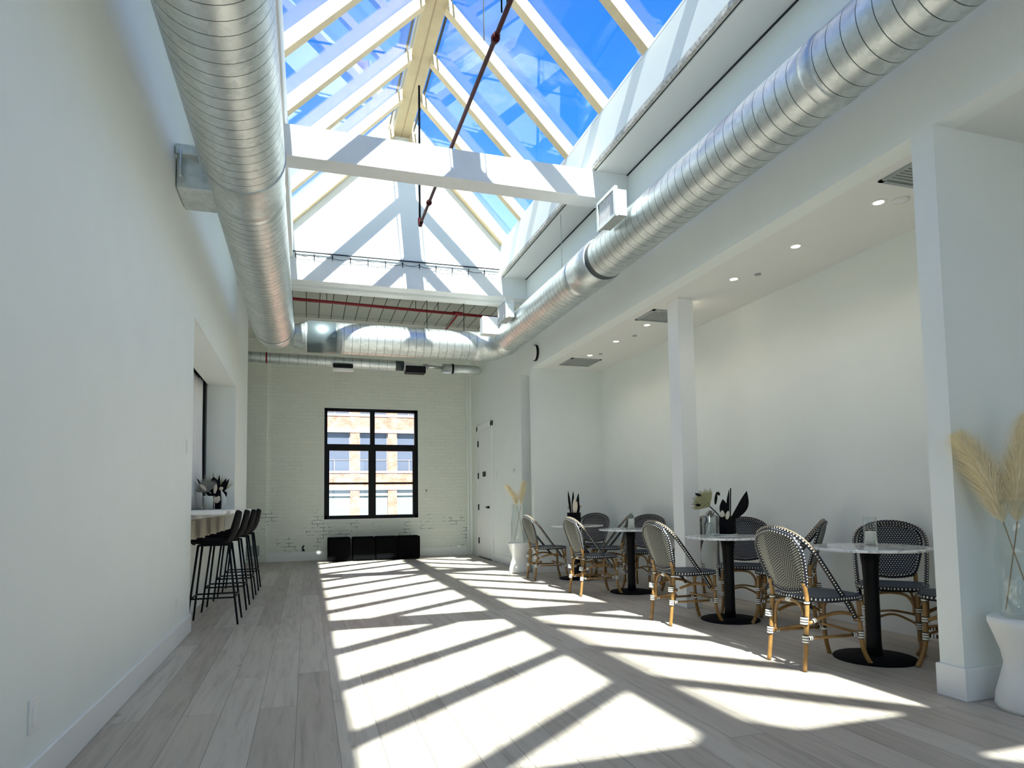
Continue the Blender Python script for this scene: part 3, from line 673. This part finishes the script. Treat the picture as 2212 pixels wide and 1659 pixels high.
# ------------------------------------------------------------------ ottomans
ot0 = boxes('cube_ottoman', [(-.213, .213, -.2, .2, .02, .455)], 'blackfab', None, .022)
fo = boxes('feet', [(-.19, -.15, -.18, -.14, 0, .02), (.15, .19, -.18, -.14, 0, .02), (-.19, -.15, .14, .18, 0, .02), (.15, .19, .14, .18, 0, .02)], 'black'); fo.parent = ot0
tag(ot0, '', 'ottoman', 'black cube ottomans under the window')
for i, (x, y, rz, lb) in enumerate(((.60, 13.07, .0, 'leftmost black cube ottoman under the window'), (1.062, 13.06, .01, 'second black cube ottoman from the left under the window'),
                                (1.502, 13.05, .0, 'third black cube ottoman from the left under the window'), (1.934, 13.05, -.01, 'rightmost black cube ottoman under the window'))):
    o = ot0 if i == 0 else copy_tree(ot0); o.location = (x, y, 0); o.rotation_euler[2] = rz; o['label'] = lb

# ------------------------------------------------------------------ bistro chairs
def band(bm, c, d, r, n=2, wdt=.011, gap=.016):
    d = Vector(d).normalized(); c = Vector(c)
    for k in range(n):
        p = c+d*(k-(n-1)/2)*gap; sweep(bm, [p-d*wdt/2, p+d*wdt/2], r, 10)
def make_chair():
    t = thing('bistro_chair', '', 'chair', (0, 0, 0), 0, 'woven rattan bistro chairs')
    S_ = .165
    # seat: woven rounded pad
    def outline(a, k=1.0):
        c, s = math.cos(a), math.sin(a); p = 3.4
        rr = (abs(c)**p+abs(s)**p)**(-1/p)
        return rr*c*.226*k+.022, rr*s*(.236-.014*c)*k
    def seat(bm):
        uv = uvl(bm); rings = []
        for k, z in ((.02, .452), (.35, .452), (.7, .454), (.90, .459), (.985, .457), (1.0, .446), (.99, .432), (.93, .425), (.02, .427)):
            rings.append([bm.verts.new((*outline(2*PI*j/44, k), z)) for j in range(44)])
        for i in range(len(rings)-1):
            for j in range(44):
                f = bm.faces.new((rings[i][j], rings[i+1][j], rings[i+1][(j+1) % 44], rings[i][(j+1) % 44])); f.smooth = True
                rim = i in (4, 5, 6); f.material_index = 1 if rim else 0
                for lp in f.loops:
                    v = lp.vert.co
                    if rim:
                        a = j if lp.vert in (rings[i][j], rings[i+1][j]) else j+1
                        lp[uv].uv = (a/44*1.36, 0.25+(.465-v.z)*7)
                    else: lp[uv].uv = (v.y, v.x)
        bm.faces.new(rings[0]); bm.faces.new(rings[-1][::-1])
    make('seat', seat, ['seatweave', 'wrap'], t)
    # rear legs run up as back posts
    for s in (-1, 1):
        make('leg', lambda bm: sweep(bm, smooth_path([(-.255, s*.165, .003), (-.232, s*.163, .20), (-.212, s*.160, .42), (-.218, s*.158, .50), (-.23, s*.156, .55)], 6), .0145, 12), 'cane', t)
        make('leg', lambda bm: sweep(bm, smooth_path([(.262, s*.178, .003), (.235, s*.166, .06), (.212, s*.158, .15), (.205, s*.158, .30), (.203, s*.158, .435)], 6), .0145, 12), 'cane', t)
    # arches under the seat between legs
    def arch(p, q, top, zb=.20):
        a, b_ = Vector(p), Vector(q); d = (b_-a)
        return smooth_path([(a.x, a.y, zb), (a.x+d.x*.02, a.y+d.y*.02, .34), (a.x+d.x*.18, a.y+d.y*.18, top-.015), (a.x+d.x*.5, a.y+d.y*.5, top), (a.x+d.x*.82, a.y+d.y*.82, top-.015), (a.x+d.x*.98, a.y+d.y*.98, .34), (b_.x, b_.y, zb)], 5)
    make('arch', lambda bm: sweep(bm, arch((-.212, -.138, 0), (-.212, .138, 0), .425), .0105, 10), 'cane', t)
    make('arch', lambda bm: sweep(bm, arch((.19, -.135, 0), (.19, .135, 0), .415, .28), .0105, 10), 'cane', t)
    for s in (-1, 1):
        make('arch', lambda bm: sweep(bm, smooth_path([(-.215, s*.170, .295), (-.12, s*.185, .335), (.0, s*.192, .355), (.12, s*.19, .335), (.19, s*.172, .30)], 6), .0115, 10), 'cane', t)
        make('stretcher', lambda bm: sweep(bm, [(-.232, s*.150, .20), (.208, s*.146, .195)], .010, 10), 'cane', t)
    make('stretcher', lambda bm: (sweep(bm, smooth_path([(-.232, -.155, .205), (-.13, -.06, .235), (-.1, 0, .245), (-.13, .06, .235), (-.232, .155, .205)], 5), .009, 8),), 'cane', t)
    make('stretcher', lambda bm: (sweep(bm, smooth_path([(.205, -.15, .205), (.1, -.06, .235), (.07, 0, .245), (.1, .06, .235), (.205, .15, .205)], 5), .009, 8),), 'cane', t)
    # lashings, one per joint
    for s in (-1, 1):
        for c, d, r, n in (((-.243, s*.164, .315), (.08, 0, 1), .024, 3), ((-.238, s*.164, .20), (.08, 0, 1), .020, 3), ((-.213, s*.160, .425), (0, 0, 1), .0185, 1), ((.205, s*.158, .425), (0, 0, 1), .0185, 1),
                           ((.206, s*.160, .302), (0, 0, 1), .0205, 2), ((.209, s*.158, .195), (0, 0, 1), .0195, 3), ((-.19, s*.152, .20), (1, 0, 0), .0135, 2), ((.165, s*.147, .197), (1, 0, 0), .0135, 2), ((-.175, s*.176, .313), (1, 0, .3), .0145, 2)):
            def jb(bm, c=c, d=d, r=r, n=n):
                band(bm, c, d, r-.0014, 1, n*.016+.004); k0 = len(bm.faces); band(bm, c, d, r, n)
                bm.faces.ensure_lookup_table()
                for f in bm.faces[:k0]: f.material_index = 1
            make('binding', jb, ['whitetape', 'black'], t)
    make('binding', lambda bm: band(bm, (-.212, 0, .425), (0, 1, 0), .0145, 3, .014, .015), 'whitetape', t)
    # outer hoop: arm - back - arm, wrapped in dotted weave
    half = [(.135, .190, .315), (.075, .205, .395), (-.035, .222, .53), (-.14, .232, .665), (-.215, .234, .76), (-.27, .205, .828), (-.298, .145, .868), (-.312, .072, .890), (-.316, 0, .896)]
    hoop = [(x, -y, z) for x, y, z in half]+[(x, y, z) for x, y, z in half[-2::-1]]
    make('arm_hoop', lambda bm: sweep(bm, smooth_path(hoop, 5), .0155, 12), 'wrap', t)
    make('hoop_cane', lambda bm: sweep(bm, [(p.x-.008, p.y*1.045, p.z+.0115) for p in smooth_path(hoop, 5)], .0042, 8), 'canepale', t)
    # back panel
    def pc(u, v):     # u -1..1 across, v 0 bottom..1 top
        z = .505+.375*v; wv = .152+.058*math.sin(min(1, v*1.2)*PI/2)
        if v > .55: wv *= math.sqrt(max(.0, 1-((v-.55)/.47)**2.4))
        if v < .1: wv *= .92+.08*(v/.1)
        zz = z-(.022*(1-abs(u)**2) if v < .3 else 0)*(1-v/.3)
        x = -.208-.112*v - .030*(1-u*u)*(.5+.5*math.sin(PI*v))
        return x, u*wv, zz
    rows = [[pc(j/14*2-1, i/22) for j in range(15)] for i in range(23)]
    make('back_panel', lambda bm: sheet(bm, rows, .010, 0, 1, lambda i, j, p: (p.y+.5, p.z)), ['stripes', 'dots'], t)
    edge = [rows[i][0] for i in range(0, 22, 2)]+[rows[22][7]]+[rows[i][14] for i in range(20, -1, -2)]
    bot = [rows[0][j] for j in (14, 11, 7, 3, 0)]
    make('panel_rim', lambda bm: (sweep(bm, smooth_path(edge, 4), .0155, 10), sweep(bm, smooth_path(bot, 4), .0145, 10)), 'wrap', t)
    return t
ch0 = make_chair()
T = {1: (3.676, 3.53), 2: (3.668, 5.09), 3: (3.707, 7.03), 4: (3.66, 8.55)}
def D(a): return math.radians(a)
chairs = [((3.245, 3.575, 0), 'woven bistro chair nearest the viewer, back turned, one leg in the sun'),
          ((3.26, 5.175, 0), 'woven bistro chair with its back turned in front of the slim column'),
          ((3.255, 7.09, 0), 'woven bistro chair, third in the row of chairs with backs to the hall'),
          ((3.28, 8.72, 0), 'woven bistro chair farthest in the row of chairs with backs to the hall'),
          ((4.085, 3.745, D(222)), 'dark woven bistro chair against the alcove wall behind the table nearest the wing wall'),
          ((4.03, 5.38, D(228)), 'dark woven bistro chair behind the black flower pot on the second table'),
          ((4.05, 7.38, D(222)), 'dark woven bistro chair by the wall behind the third table with the candle'),
          ((4.02, 8.90, D(228)), 'black woven bistro chair in the far corner behind the fourth table'),
          ((4.04, 3.173, D(130)), 'woven bistro chair half hidden behind the wing wall edge'),
          ((4.02, 4.765, D(131)), 'woven bistro chair seen edge on between the first and second tables'),
          ((4.12, 6.67, D(131)), 'woven bistro chair mostly hidden behind the chair before the slim column'),
          ((3.99, 8.21, D(142)), 'woven bistro chair seen edge on between the third and fourth tables')]
for i, ((x, y, a), lb) in enumerate(chairs):
    c = ch0 if i == 0 else copy_tree(ch0); c.location = (x, y, 0); c.rotation_euler[2] = a; c['label'] = lb
# ------------------------------------------------------------------ tables
def make_table():
    t = thing('pedestal_table', '', 'table', (0, 0, 0), 0, 'round marble pedestal tables in the alcove')
    make('table_top', lambda bm: lathe(bm, [(.36, .731), (.374, .733), (.377, .741), (.374, .749), (.368, .751)], seg=64), 'marble', t)
    make('pedestal', lambda bm: lathe(bm, [(.052, .018), (.046, .10), (.046, .45), (.052, .62), (.064, .715), (.15, .722), (.15, .731)], seg=32), 'black', t)
    make('base', lambda bm: lathe(bm, [(.255, 0), (.258, .006), (.25, .014), (.12, .02), (.055, .024)], seg=56), 'blackmatte', t)
    return t
tb0 = make_table()
for i, lb in ((1, 'round marble table nearest the wing wall with a single glass candle'), (2, 'round marble table with the black pot and palm fan beside the slim column'),
              (3, 'round marble table with a small glass candle, third from the wing wall'), (4, 'round marble table in the far corner with a black pot of dark stems')):
    t = tb0 if i == 1 else copy_tree(tb0); t.location = (*T[i], 0); t['label'] = lb

def candle(x, y, z, lb, wl, rg=.043, hg=.20, rc=.034, hc=.085, nm='glass_candle_holder'):
    t = thing(nm, lb, 'candle holder', (x, y, z))
    make('glass_cylinder', lambda bm: lathe(bm, [(rg, .0), (rg, hg), (rg-.003, hg), (rg-.003, .006), (.001, .006)], seg=32), 'vaseglass', t)
    c = thing('pillar_candle', wl, 'candle', (x, y, z+.0065))
    make('wax', lambda bm: lathe(bm, [(rc, 0), (rc, hc), (rc-.004, hc+.004), (rc-.012, hc-.004), (.002, hc-.006)], seg=28), 'wax', c)
    make('wick', lambda bm: sweep(bm, [(0, 0, hc-.006), (.002, 0, hc+.012)], .0012, 5), 'black', c)
candle(3.80, 3.635, .751, 'clear glass candle cylinder on the nearest marble table', 'white pillar candle in glass on the nearest marble table')
candle(3.68, 6.95, .751, 'clear glass candle cylinder on the third marble table', 'white pillar candle in glass on the third marble table', .04, .20, .033, .11)

# leaves and stems
def blade(bm, base, tip, wd, bendv=(0, 0, 0), th=.003, n=8, nor=(0, -1, 0)):
    a, b_ = Vector(base), Vector(tip); bd = Vector(bendv); rows = []
    ax = (b_-a).normalized(); side = ax.cross(Vector(nor)).normalized()
    for i in range(n+1):
        t_ = i/n; c = a.lerp(b_, t_)+bd*math.sin(PI*t_); w_ = wd*math.sin(PI*min(1, t_*.86+.08))**.8*(1 if t_ < .55 else (1-((t_-.55)/.45)**2)**.5 if t_ < 1 else 0)+.0008
        rows.append([c-side*w_, c-side*w_*.5+Vector(nor)*w_*.12, c+Vector(nor)*w_*.2, c+side*w_*.5+Vector(nor)*w_*.12, c+side*w_])
    sheet(bm, rows, th)
def palmfan(bm, c, tipdir, R, spread, n=17, nor=(-.7, -.7, 0)):
    c = Vector(c); nor = Vector(nor).normalized(); d = Vector(tipdir).normalized(); sd = d.cross(nor).normalized()
    for i in range(n):
        a = (i/(n-1)-.5)*spread; dd = d*math.cos(a)+sd*math.sin(a); rr = R*(1-.12*abs(i/(n-1)-.5)*2+.06*math.sin(i*2.3))
        e = c+dd*rr; w_ = R*spread/n*.52; s2 = dd.cross(nor).normalized()
        rows = []
        for t_, k in ((0, .12), (.3, .45), (.62, .98), (.8, .62), (.93, .25), (1, .02)):
            p = c+dd*rr*t_; rows.append([p-s2*w_*k, p+nor*.006*k*(1 if i % 2 else .3), p+s2*w_*k])
        sheet(bm, rows, .0016)
IR = Vector((.68, -.73, 0))   # direction that runs along the wall-facing side of a table
def P3(o, r, z, d=0): return (o*IR.x*1+d*.7+0, o*IR.y+d*.7, z)
def arrangement(loc, lb):
    t = thing('dried_flower_arrangement', lb, 'dried flowers', loc)
    q = lambda r, z, d=0: (r*IR.x+d*.7, r*IR.y+d*.7, z)
    NR = (-.73, -.68, 0)
    make('pot', lambda bm: lathe(bm, [(.064, 0), (.066, .004), (.066, .118), (.062, .118), (.060, .10), (.002, .10)], seg=36), 'blackmatte', t)
    make('palm_fan', lambda bm: palmfan(bm, q(-.10, .185, -.03), q(-.085, .085), .135, 1.9, 19, NR), 'leafpalm', t)
    make('stem', lambda bm: (sweep(bm, smooth_path([q(-.02, .09), q(-.06, .145, -.02), q(-.10, .187, -.03)], 5), .004, 6), sweep(bm, smooth_path([q(.03, .09), q(.035, .2), q(.04, .31)], 5), .004, 6)), 'leafdark', t)
    make('broad_leaf', lambda bm: blade(bm, q(.045, .10), q(.145, .287), .032, q(.02, -.01), .003, 10, NR), 'leafdark', t)
    make('broad_leaf', lambda bm: blade(bm, q(.0, .10), q(-.015, .235), .030, (0, 0, 0), .003, 8, NR), 'leafdark', t)
    make('narrow_leaf', lambda bm: blade(bm, q(.02, .10), q(.03, .30), .009, q(-.006, 0), .003, 8, NR), 'leafdark', t)
    for a, b_, c_, d_ in ((-.057, .20, -.045, .285), (-.04, .285, -.025, .262), (-.19, .275, -.15, .262), (-.19, .198, -.155, .196)):
        make('seed_pod', lambda bm: blade(bm, q(a, b_, -.05), q(c_, d_, -.05), .008, (0, 0, 0), .005, 6, NR), 'leafdark', t)
    make('cream_bud', lambda bm: lathe(bm, [(.004, 0), (.016, .014), (.017, .028), (.009, .047), (.001, .056)], q(-.012, .105, -.055), 14), 'bud', t)
    make('cream_bud', lambda bm: blade(bm, q(.018, .10, -.06), q(.03, .155, -.06), .012, (0, 0, 0), .006, 6, NR), 'bud', t)
    def tuft(bm):
        rnd = random.Random(3)
        for i in range(90):
            a = rnd.uniform(0, 2*PI); b__ = rnd.uniform(.2, 1.4); c0 = Vector(q(-.098, .11, -.02)); d = Vector((math.cos(a)*math.sin(b__), math.sin(a)*math.sin(b__), math.cos(b__)))
            sweep(bm, [c0, c0+d*.04+Vector((0, 0, .01))], [.0016, .0008], 3)
    make('grey_tuft', tuft, 'leafgrey', t)
    make('stem', lambda bm: sweep(bm, smooth_path([q(-.03, .10, -.03), q(-.06, .12, -.03), q(-.098, .118, -.02)], 5), .003, 6), 'leafgrey', t)
    return t
pl = tag(make('marble_plate', lambda bm: lathe(bm, [(.09, 0), (.105, .006), (.11, .012), (.10, .010), (.02, .008)], (3.775, 5.27, .751), 40), 'marble'), 'round white plate under the black pot on the second table', 'plate')
arrangement((3.80, 5.29, .764), 'black pot with palm fan and big dark leaf on the second table').scale = (1.38,)*3
candle(3.675, 5.375, .7515, 'clear glass candle cylinder beside the palm fan pot', 'white pillar candle beside the pot on the second table', .033, .12, .013, .085)
def hook():
    t = thing('glass_cloche', 'clear glass vase with a hooked dark stem at the left edge of the second table', 'vase', (3.585, 5.22, .751))
    make('glass_body', lambda bm: lathe(bm, [(.074, .0), (.076, .01), (.076, .19), (.0735, .19), (.0735, .012), (.001, .008)], seg=36), 'vaseglass', t)
    q = lambda r, z: (r*IR.x, r*IR.y, z)
    make('hooked_stem', lambda bm: (sweep(bm, smooth_path([q(-.052, .012), q(-.058, .05), q(-.055, .11), q(-.045, .14)], 5), .0012, 6),
         sweep(bm, smooth_path([q(-.056, .10), q(-.035, .155), q(-.037, .172), q(-.052, .177), q(-.07, .163)], 5), [.002]+[.006]*17+[.004]*2+[.002], 8)), 'leafdark', t)
hook()
def stems(loc, lb, s=1.0):
    t = thing('dried_stem_pot', lb, 'dried flowers', loc); q = lambda r, z, d=0: (r*IR.x+d*.7, r*IR.y+d*.7, z); NR = (-.73, -.68, 0)
    make('pot', lambda bm: lathe(bm, [(.066, 0), (.068, .004), (.068, .13), (.063, .13), (.061, .11), (.002, .11)], seg=32), 'blackmatte', t)
    for a, b_, c_, w_ in ((-.03, -.058, .345, .011), (-.01, -.002, .34, .013), (.03, .055, .32, .016), (.045, .06, .22, .012)):
        make('dark_leaf', lambda bm: blade(bm, q(a, .11), q(b_, c_), w_, (0, 0, 0), .004, 8, NR), 'leafdark', t)
    make('pale_seed_head', lambda bm: (blade(bm, q(.015, .11, -.03), q(.03, .29, -.03), .018, (0, 0, 0), .006, 8, NR), blade(bm, q(.03, .11, -.03), q(.05, .24, -.03), .012, (0, 0, 0), .006, 8, NR)), 'bud', t)
    for r_, z_ in ((-.06, .18), (.075, .19)): make('berry', lambda bm: lathe(bm, [(.002, -.009), (.008, -.005), (.009, 0), (.008, .005), (.002, .009)], q(r_, z_), 10), 'stem', t)
    make('twig', lambda bm: (sweep(bm, [q(-.01, .1), q(-.06, .18)], .002, 5), sweep(bm, [q(.02, .1), q(.075, .19)], .002, 5)), 'stem', t)
    return t
stems((3.56, 8.40, .751), 'black pot of upright dark stems on the far corner table').scale = (1.4,)*3

# counter decorations
def counter_pot():
    t = thing('dried_flower_arrangement', 'black pot of dried leaves on the bar counter', 'dried flowers', (-1.14, 9.25, 1.055))
    NR = (0, -1, 0)
    make('pot', lambda bm: lathe(bm, [(.088, 0), (.09, .004), (.09, .20), (.085, .20), (.083, .17), (.002, .17)], seg=36), 'blackmatte', t)
    make('palm_fan', lambda bm: palmfan(bm, (-.08, -.06, .22), (-.35, 0, .9), .19, 2.2, 17, NR), 'leafgrey', t)
    for x0, z0, x1, z1, w_ in ((.0, .18, -.02, .42, .07), (.02, .18, .05, .44, .018), (.05, .17, .13, .40, .03), (.06, .17, .165, .39, .02), (-.06, .17, -.20, .36, .022), (-.08, .18, -.22, .40, .018), (.05, .15, .14, .22, .05)):
        make('dark_leaf', lambda bm: blade(bm, (x0, -.02, z0), (x1, -.05, z1), w_, (0, 0, 0), .004, 8, NR), 'leafdark', t)
    for x0, z0, x1, z1, w_ in ((-.10, .24, -.17, .32, .02), (.06, .25, .10, .28, .022), (.0, .20, .02, .33, .02), (.02, .08, .06, .17, .03), (-.02, .1, .05, .15, .03)):
        make('cream_bud', lambda bm: blade(bm, (x0, -.105, z0), (x1, -.11, z1), w_, (0, 0, 0), .006, 8, NR), 'bud', t)
    def fl(bm):
        rnd = random.Random(5)
        for i in range(260):
            a = rnd.uniform(-1.0, 1.0); l = rnd.uniform(.2, .42); c0 = Vector((0, 0, .15)); e = c0+Vector((math.sin(a)*l*.7-.02, rnd.uniform(-.05, .1), math.cos(a)*l*.8))
            sweep(bm, [c0.lerp(e, .5), e], [.002, .0012], 3)
    o = make('seed_fluff', fl, 'leafpalm', t); o['kind'] = 'stuff'
    make('white_leaf', lambda bm: blade(bm, (.085, -.06, .0), (.07, -.07, .25), .03, (.03, 0, 0), .004, 8, NR), 'wax', t)
counter_pot()
candle(-1.16, 8.75, 1.053, 'clear glass candle cylinder beside the black pot on the bar counter', 'fat white candle in glass on the bar counter', .075, .17, .052, .155)
tag(boxes('mirror_tray', [(-1.30, -1.0, 8.55, 9.55, 1.0505, 1.053)], 'steel', bevel=.001), 'thin mirrored tray on the bar counter', 'tray')

# ------------------------------------------------------------------ pampas vases on pedestals
def plume(bm, base, mid, tip, wd, n, seed):
    rnd = random.Random(seed); path = smooth_path([base, Vector(base).lerp(Vector(mid), .5), mid, Vector(mid).lerp(Vector(tip), .55)+Vector((0, 0, .015)), tip], 10); N = len(path)-1
    for i in range(n):
        t_ = rnd.random()**.8; k = min(int(t_*N), N-1); p = path[k].lerp(path[k+1], t_*N-k); d = (path[k+1]-path[k]).normalized()
        a = rnd.uniform(0, 2*PI); s1 = d.cross(Vector((.3, .2, 1))).normalized(); s2 = d.cross(s1)
        o = s1*math.cos(a)+s2*math.sin(a); l = wd*(.35+.65*math.sin(PI*min(1, t_*.9+.12)))*rnd.uniform(.6, 1.6)
        q1 = p+d*l*.45+o*l*.42; q2 = p+d*l*1.2+o*l*.9+Vector((0, 0, -.15*l))
        sd = d.cross(o)*.00055
        v = [bm.verts.new(x) for x in (p-sd, p+sd, q1+sd*.9, q1-sd*.9, q2)]
        bm.faces.new((v[0], v[1], v[2], v[3])); bm.faces.new((v[3], v[2], v[4]))
def pampas_set(cx, cy, which):
    near = which == 0; nm2 = 'at the right edge of the room' if near else 'at the far end by the door wall'
    tag(make('hourglass_pedestal', lambda bm: lathe(bm, [(.158, 0), (.165, .02), (.160, .07), (.135, .16), (.118, .225), (.128, .29), (.158, .38), (.178, .435), (.178, .455), (.170, .463)], (cx, cy, 0), 56), 'stone'),
        'white hourglass pedestal '+nm2, 'pedestal')
    t = thing('tall_glass_vase', 'tall clear glass vase on the pedestal '+nm2, 'vase', (cx, cy, .4635))
    make('glass_body', lambda bm: lathe(bm, [(.118, 0), (.125, .008), (.128, .02), (.126, .20), (.133, .30), (.130, .36), (.118, .42), (.113, .52), (.115, .60), (.112, .60), (.109, .52), (.114, .42), (.126, .36), (.128, .30), (.121, .2), (.118, .02), (.002, .014)], seg=48), 'vaseglass', t)
    if near: S1 = [((.03, .02, .03), (-.081, 0, .48), (-.134, 0, .69), (-.25, .0, .94)), ((-.085, .05, .03), (-.025, 0, .48), (-.010, 0, .72), (.05, 0, 1.02))]
    else: S1 = [((.07, -.04, .03), (-.03, .00, .56), (-.055, -.01, .68), (-.19, .02, .88)), ((-.06, .05, .03), (.03, -.005, .57), (.05, -.02, .75), (.085, -.03, .93))]
    for i, (a, b_, c_, d_) in enumerate(S1):
        R = (lambda p: Vector((p[0]*IR.x+p[1]*.7, p[0]*IR.y+p[1]*.7, p[2]))) if near else Vector
        fa, fb, fc, fd = [R(p) for p in (a, b_, c_, d_)]
        g = thing('pampas_stalk', 'tan pampas stalk leaning %s in the %s' % (('left', 'right')[i], 'big glass vase at the right edge' if near else 'far glass vase by the door wall'), 'pampas grass', (cx, cy, .4635), 0, 'pampas stalks in the tall glass vases')
        make('stem', lambda bm: sweep(bm, smooth_path([fa, fa.lerp(fb, .5), fb, fc], 5), .0035, 6), 'stem', g)
        make('plume', lambda bm: plume(bm, fb-Vector((0, 0, .0)), fc, fd, (.098 if near else .085), 11000 if near else 2500, 11+i), 'pampas', g, recalc=False)
pampas_set(3.524, 2.414, 0)
pampas_set(3.165, 9.66, 1)

# ------------------------------------------------------------------ building across the street
bd = thing('brick_apartment_building', 'sunlit red brick apartment building seen through the black window', 'building', (2.0, 40.0, -12))
def bp(name, lst, m_, mod=0): o = boxes(name, lst, m_, bd); return o
f2z = lambda ypx: H+(1083-ypx)*40/1400*1.04+12
wrow = [(890, 871), (1015.7, 937), (1116, 1056)]
xs = lambda xpx: (xpx-700)*40/1400*1.045+.78-2.0
edgesx = []
x = 757-75*4-18*0
piers = [xs(757+75*k) for k in range(-5, 9)]
pw = .54
zt = 34
lst = []
rows_ = [(f2z(1125)-.3, f2z(1054)), (f2z(1015), f2z(937)), (f2z(899), f2z(821)), (f2z(783), f2z(705))]
zprev = -4
for z0, z1 in rows_:
    lst.append((piers[0]-3, piers[-1]+3, 0, .5, zprev, z0)); zprev = z1
lst.append((piers[0]-3, piers[-1]+3, 0, .5, zprev, zprev+1.2))
bp('spandrel_wall', lst, 'facade')
bp('pier', [(p, p+pw, -.02, .5, -4, rows_[-1][1]) for p in piers], 'facade')
bp('band_course', [(piers[0]-3, piers[-1]+3, -.06, .5, z1, z1+.22) for z0, z1 in rows_]+[(piers[0]-3, piers[-1]+3, -.05, .5, z0-.14, z0) for z0, z1 in rows_], 'facadestone')
for r_, (z0, z1) in enumerate(rows_):
    for k in range(len(piers)-1):
        a, b_ = piers[k]+pw, piers[k+1]
        wn = bp('window', [(a, b_, .22, .27, z0, z1)], 'facadeglass' if r_ else 'facadeblind')
        fr = boxes('window_frame', [(a, a+.05, .18, .24, z0, z1), (b_-.05, b_, .18, .24, z0, z1), (a, b_, .18, .24, z0+.65, z0+.68), (a+(b_-a)*.45, a+(b_-a)*.45+.03, .18, .24, z0, z0+.65)] if r_ else [(a, b_, .12, .24, z1-.35, z1), (a, b_, .18, .24, z0, z0+.12)], 'facadestone' if r_ else 'grey'); fr.parent = wn
street = boxes('ground', [(-60, 60, 14, 41, -16.2, -16)], 'grey'); struct(street)
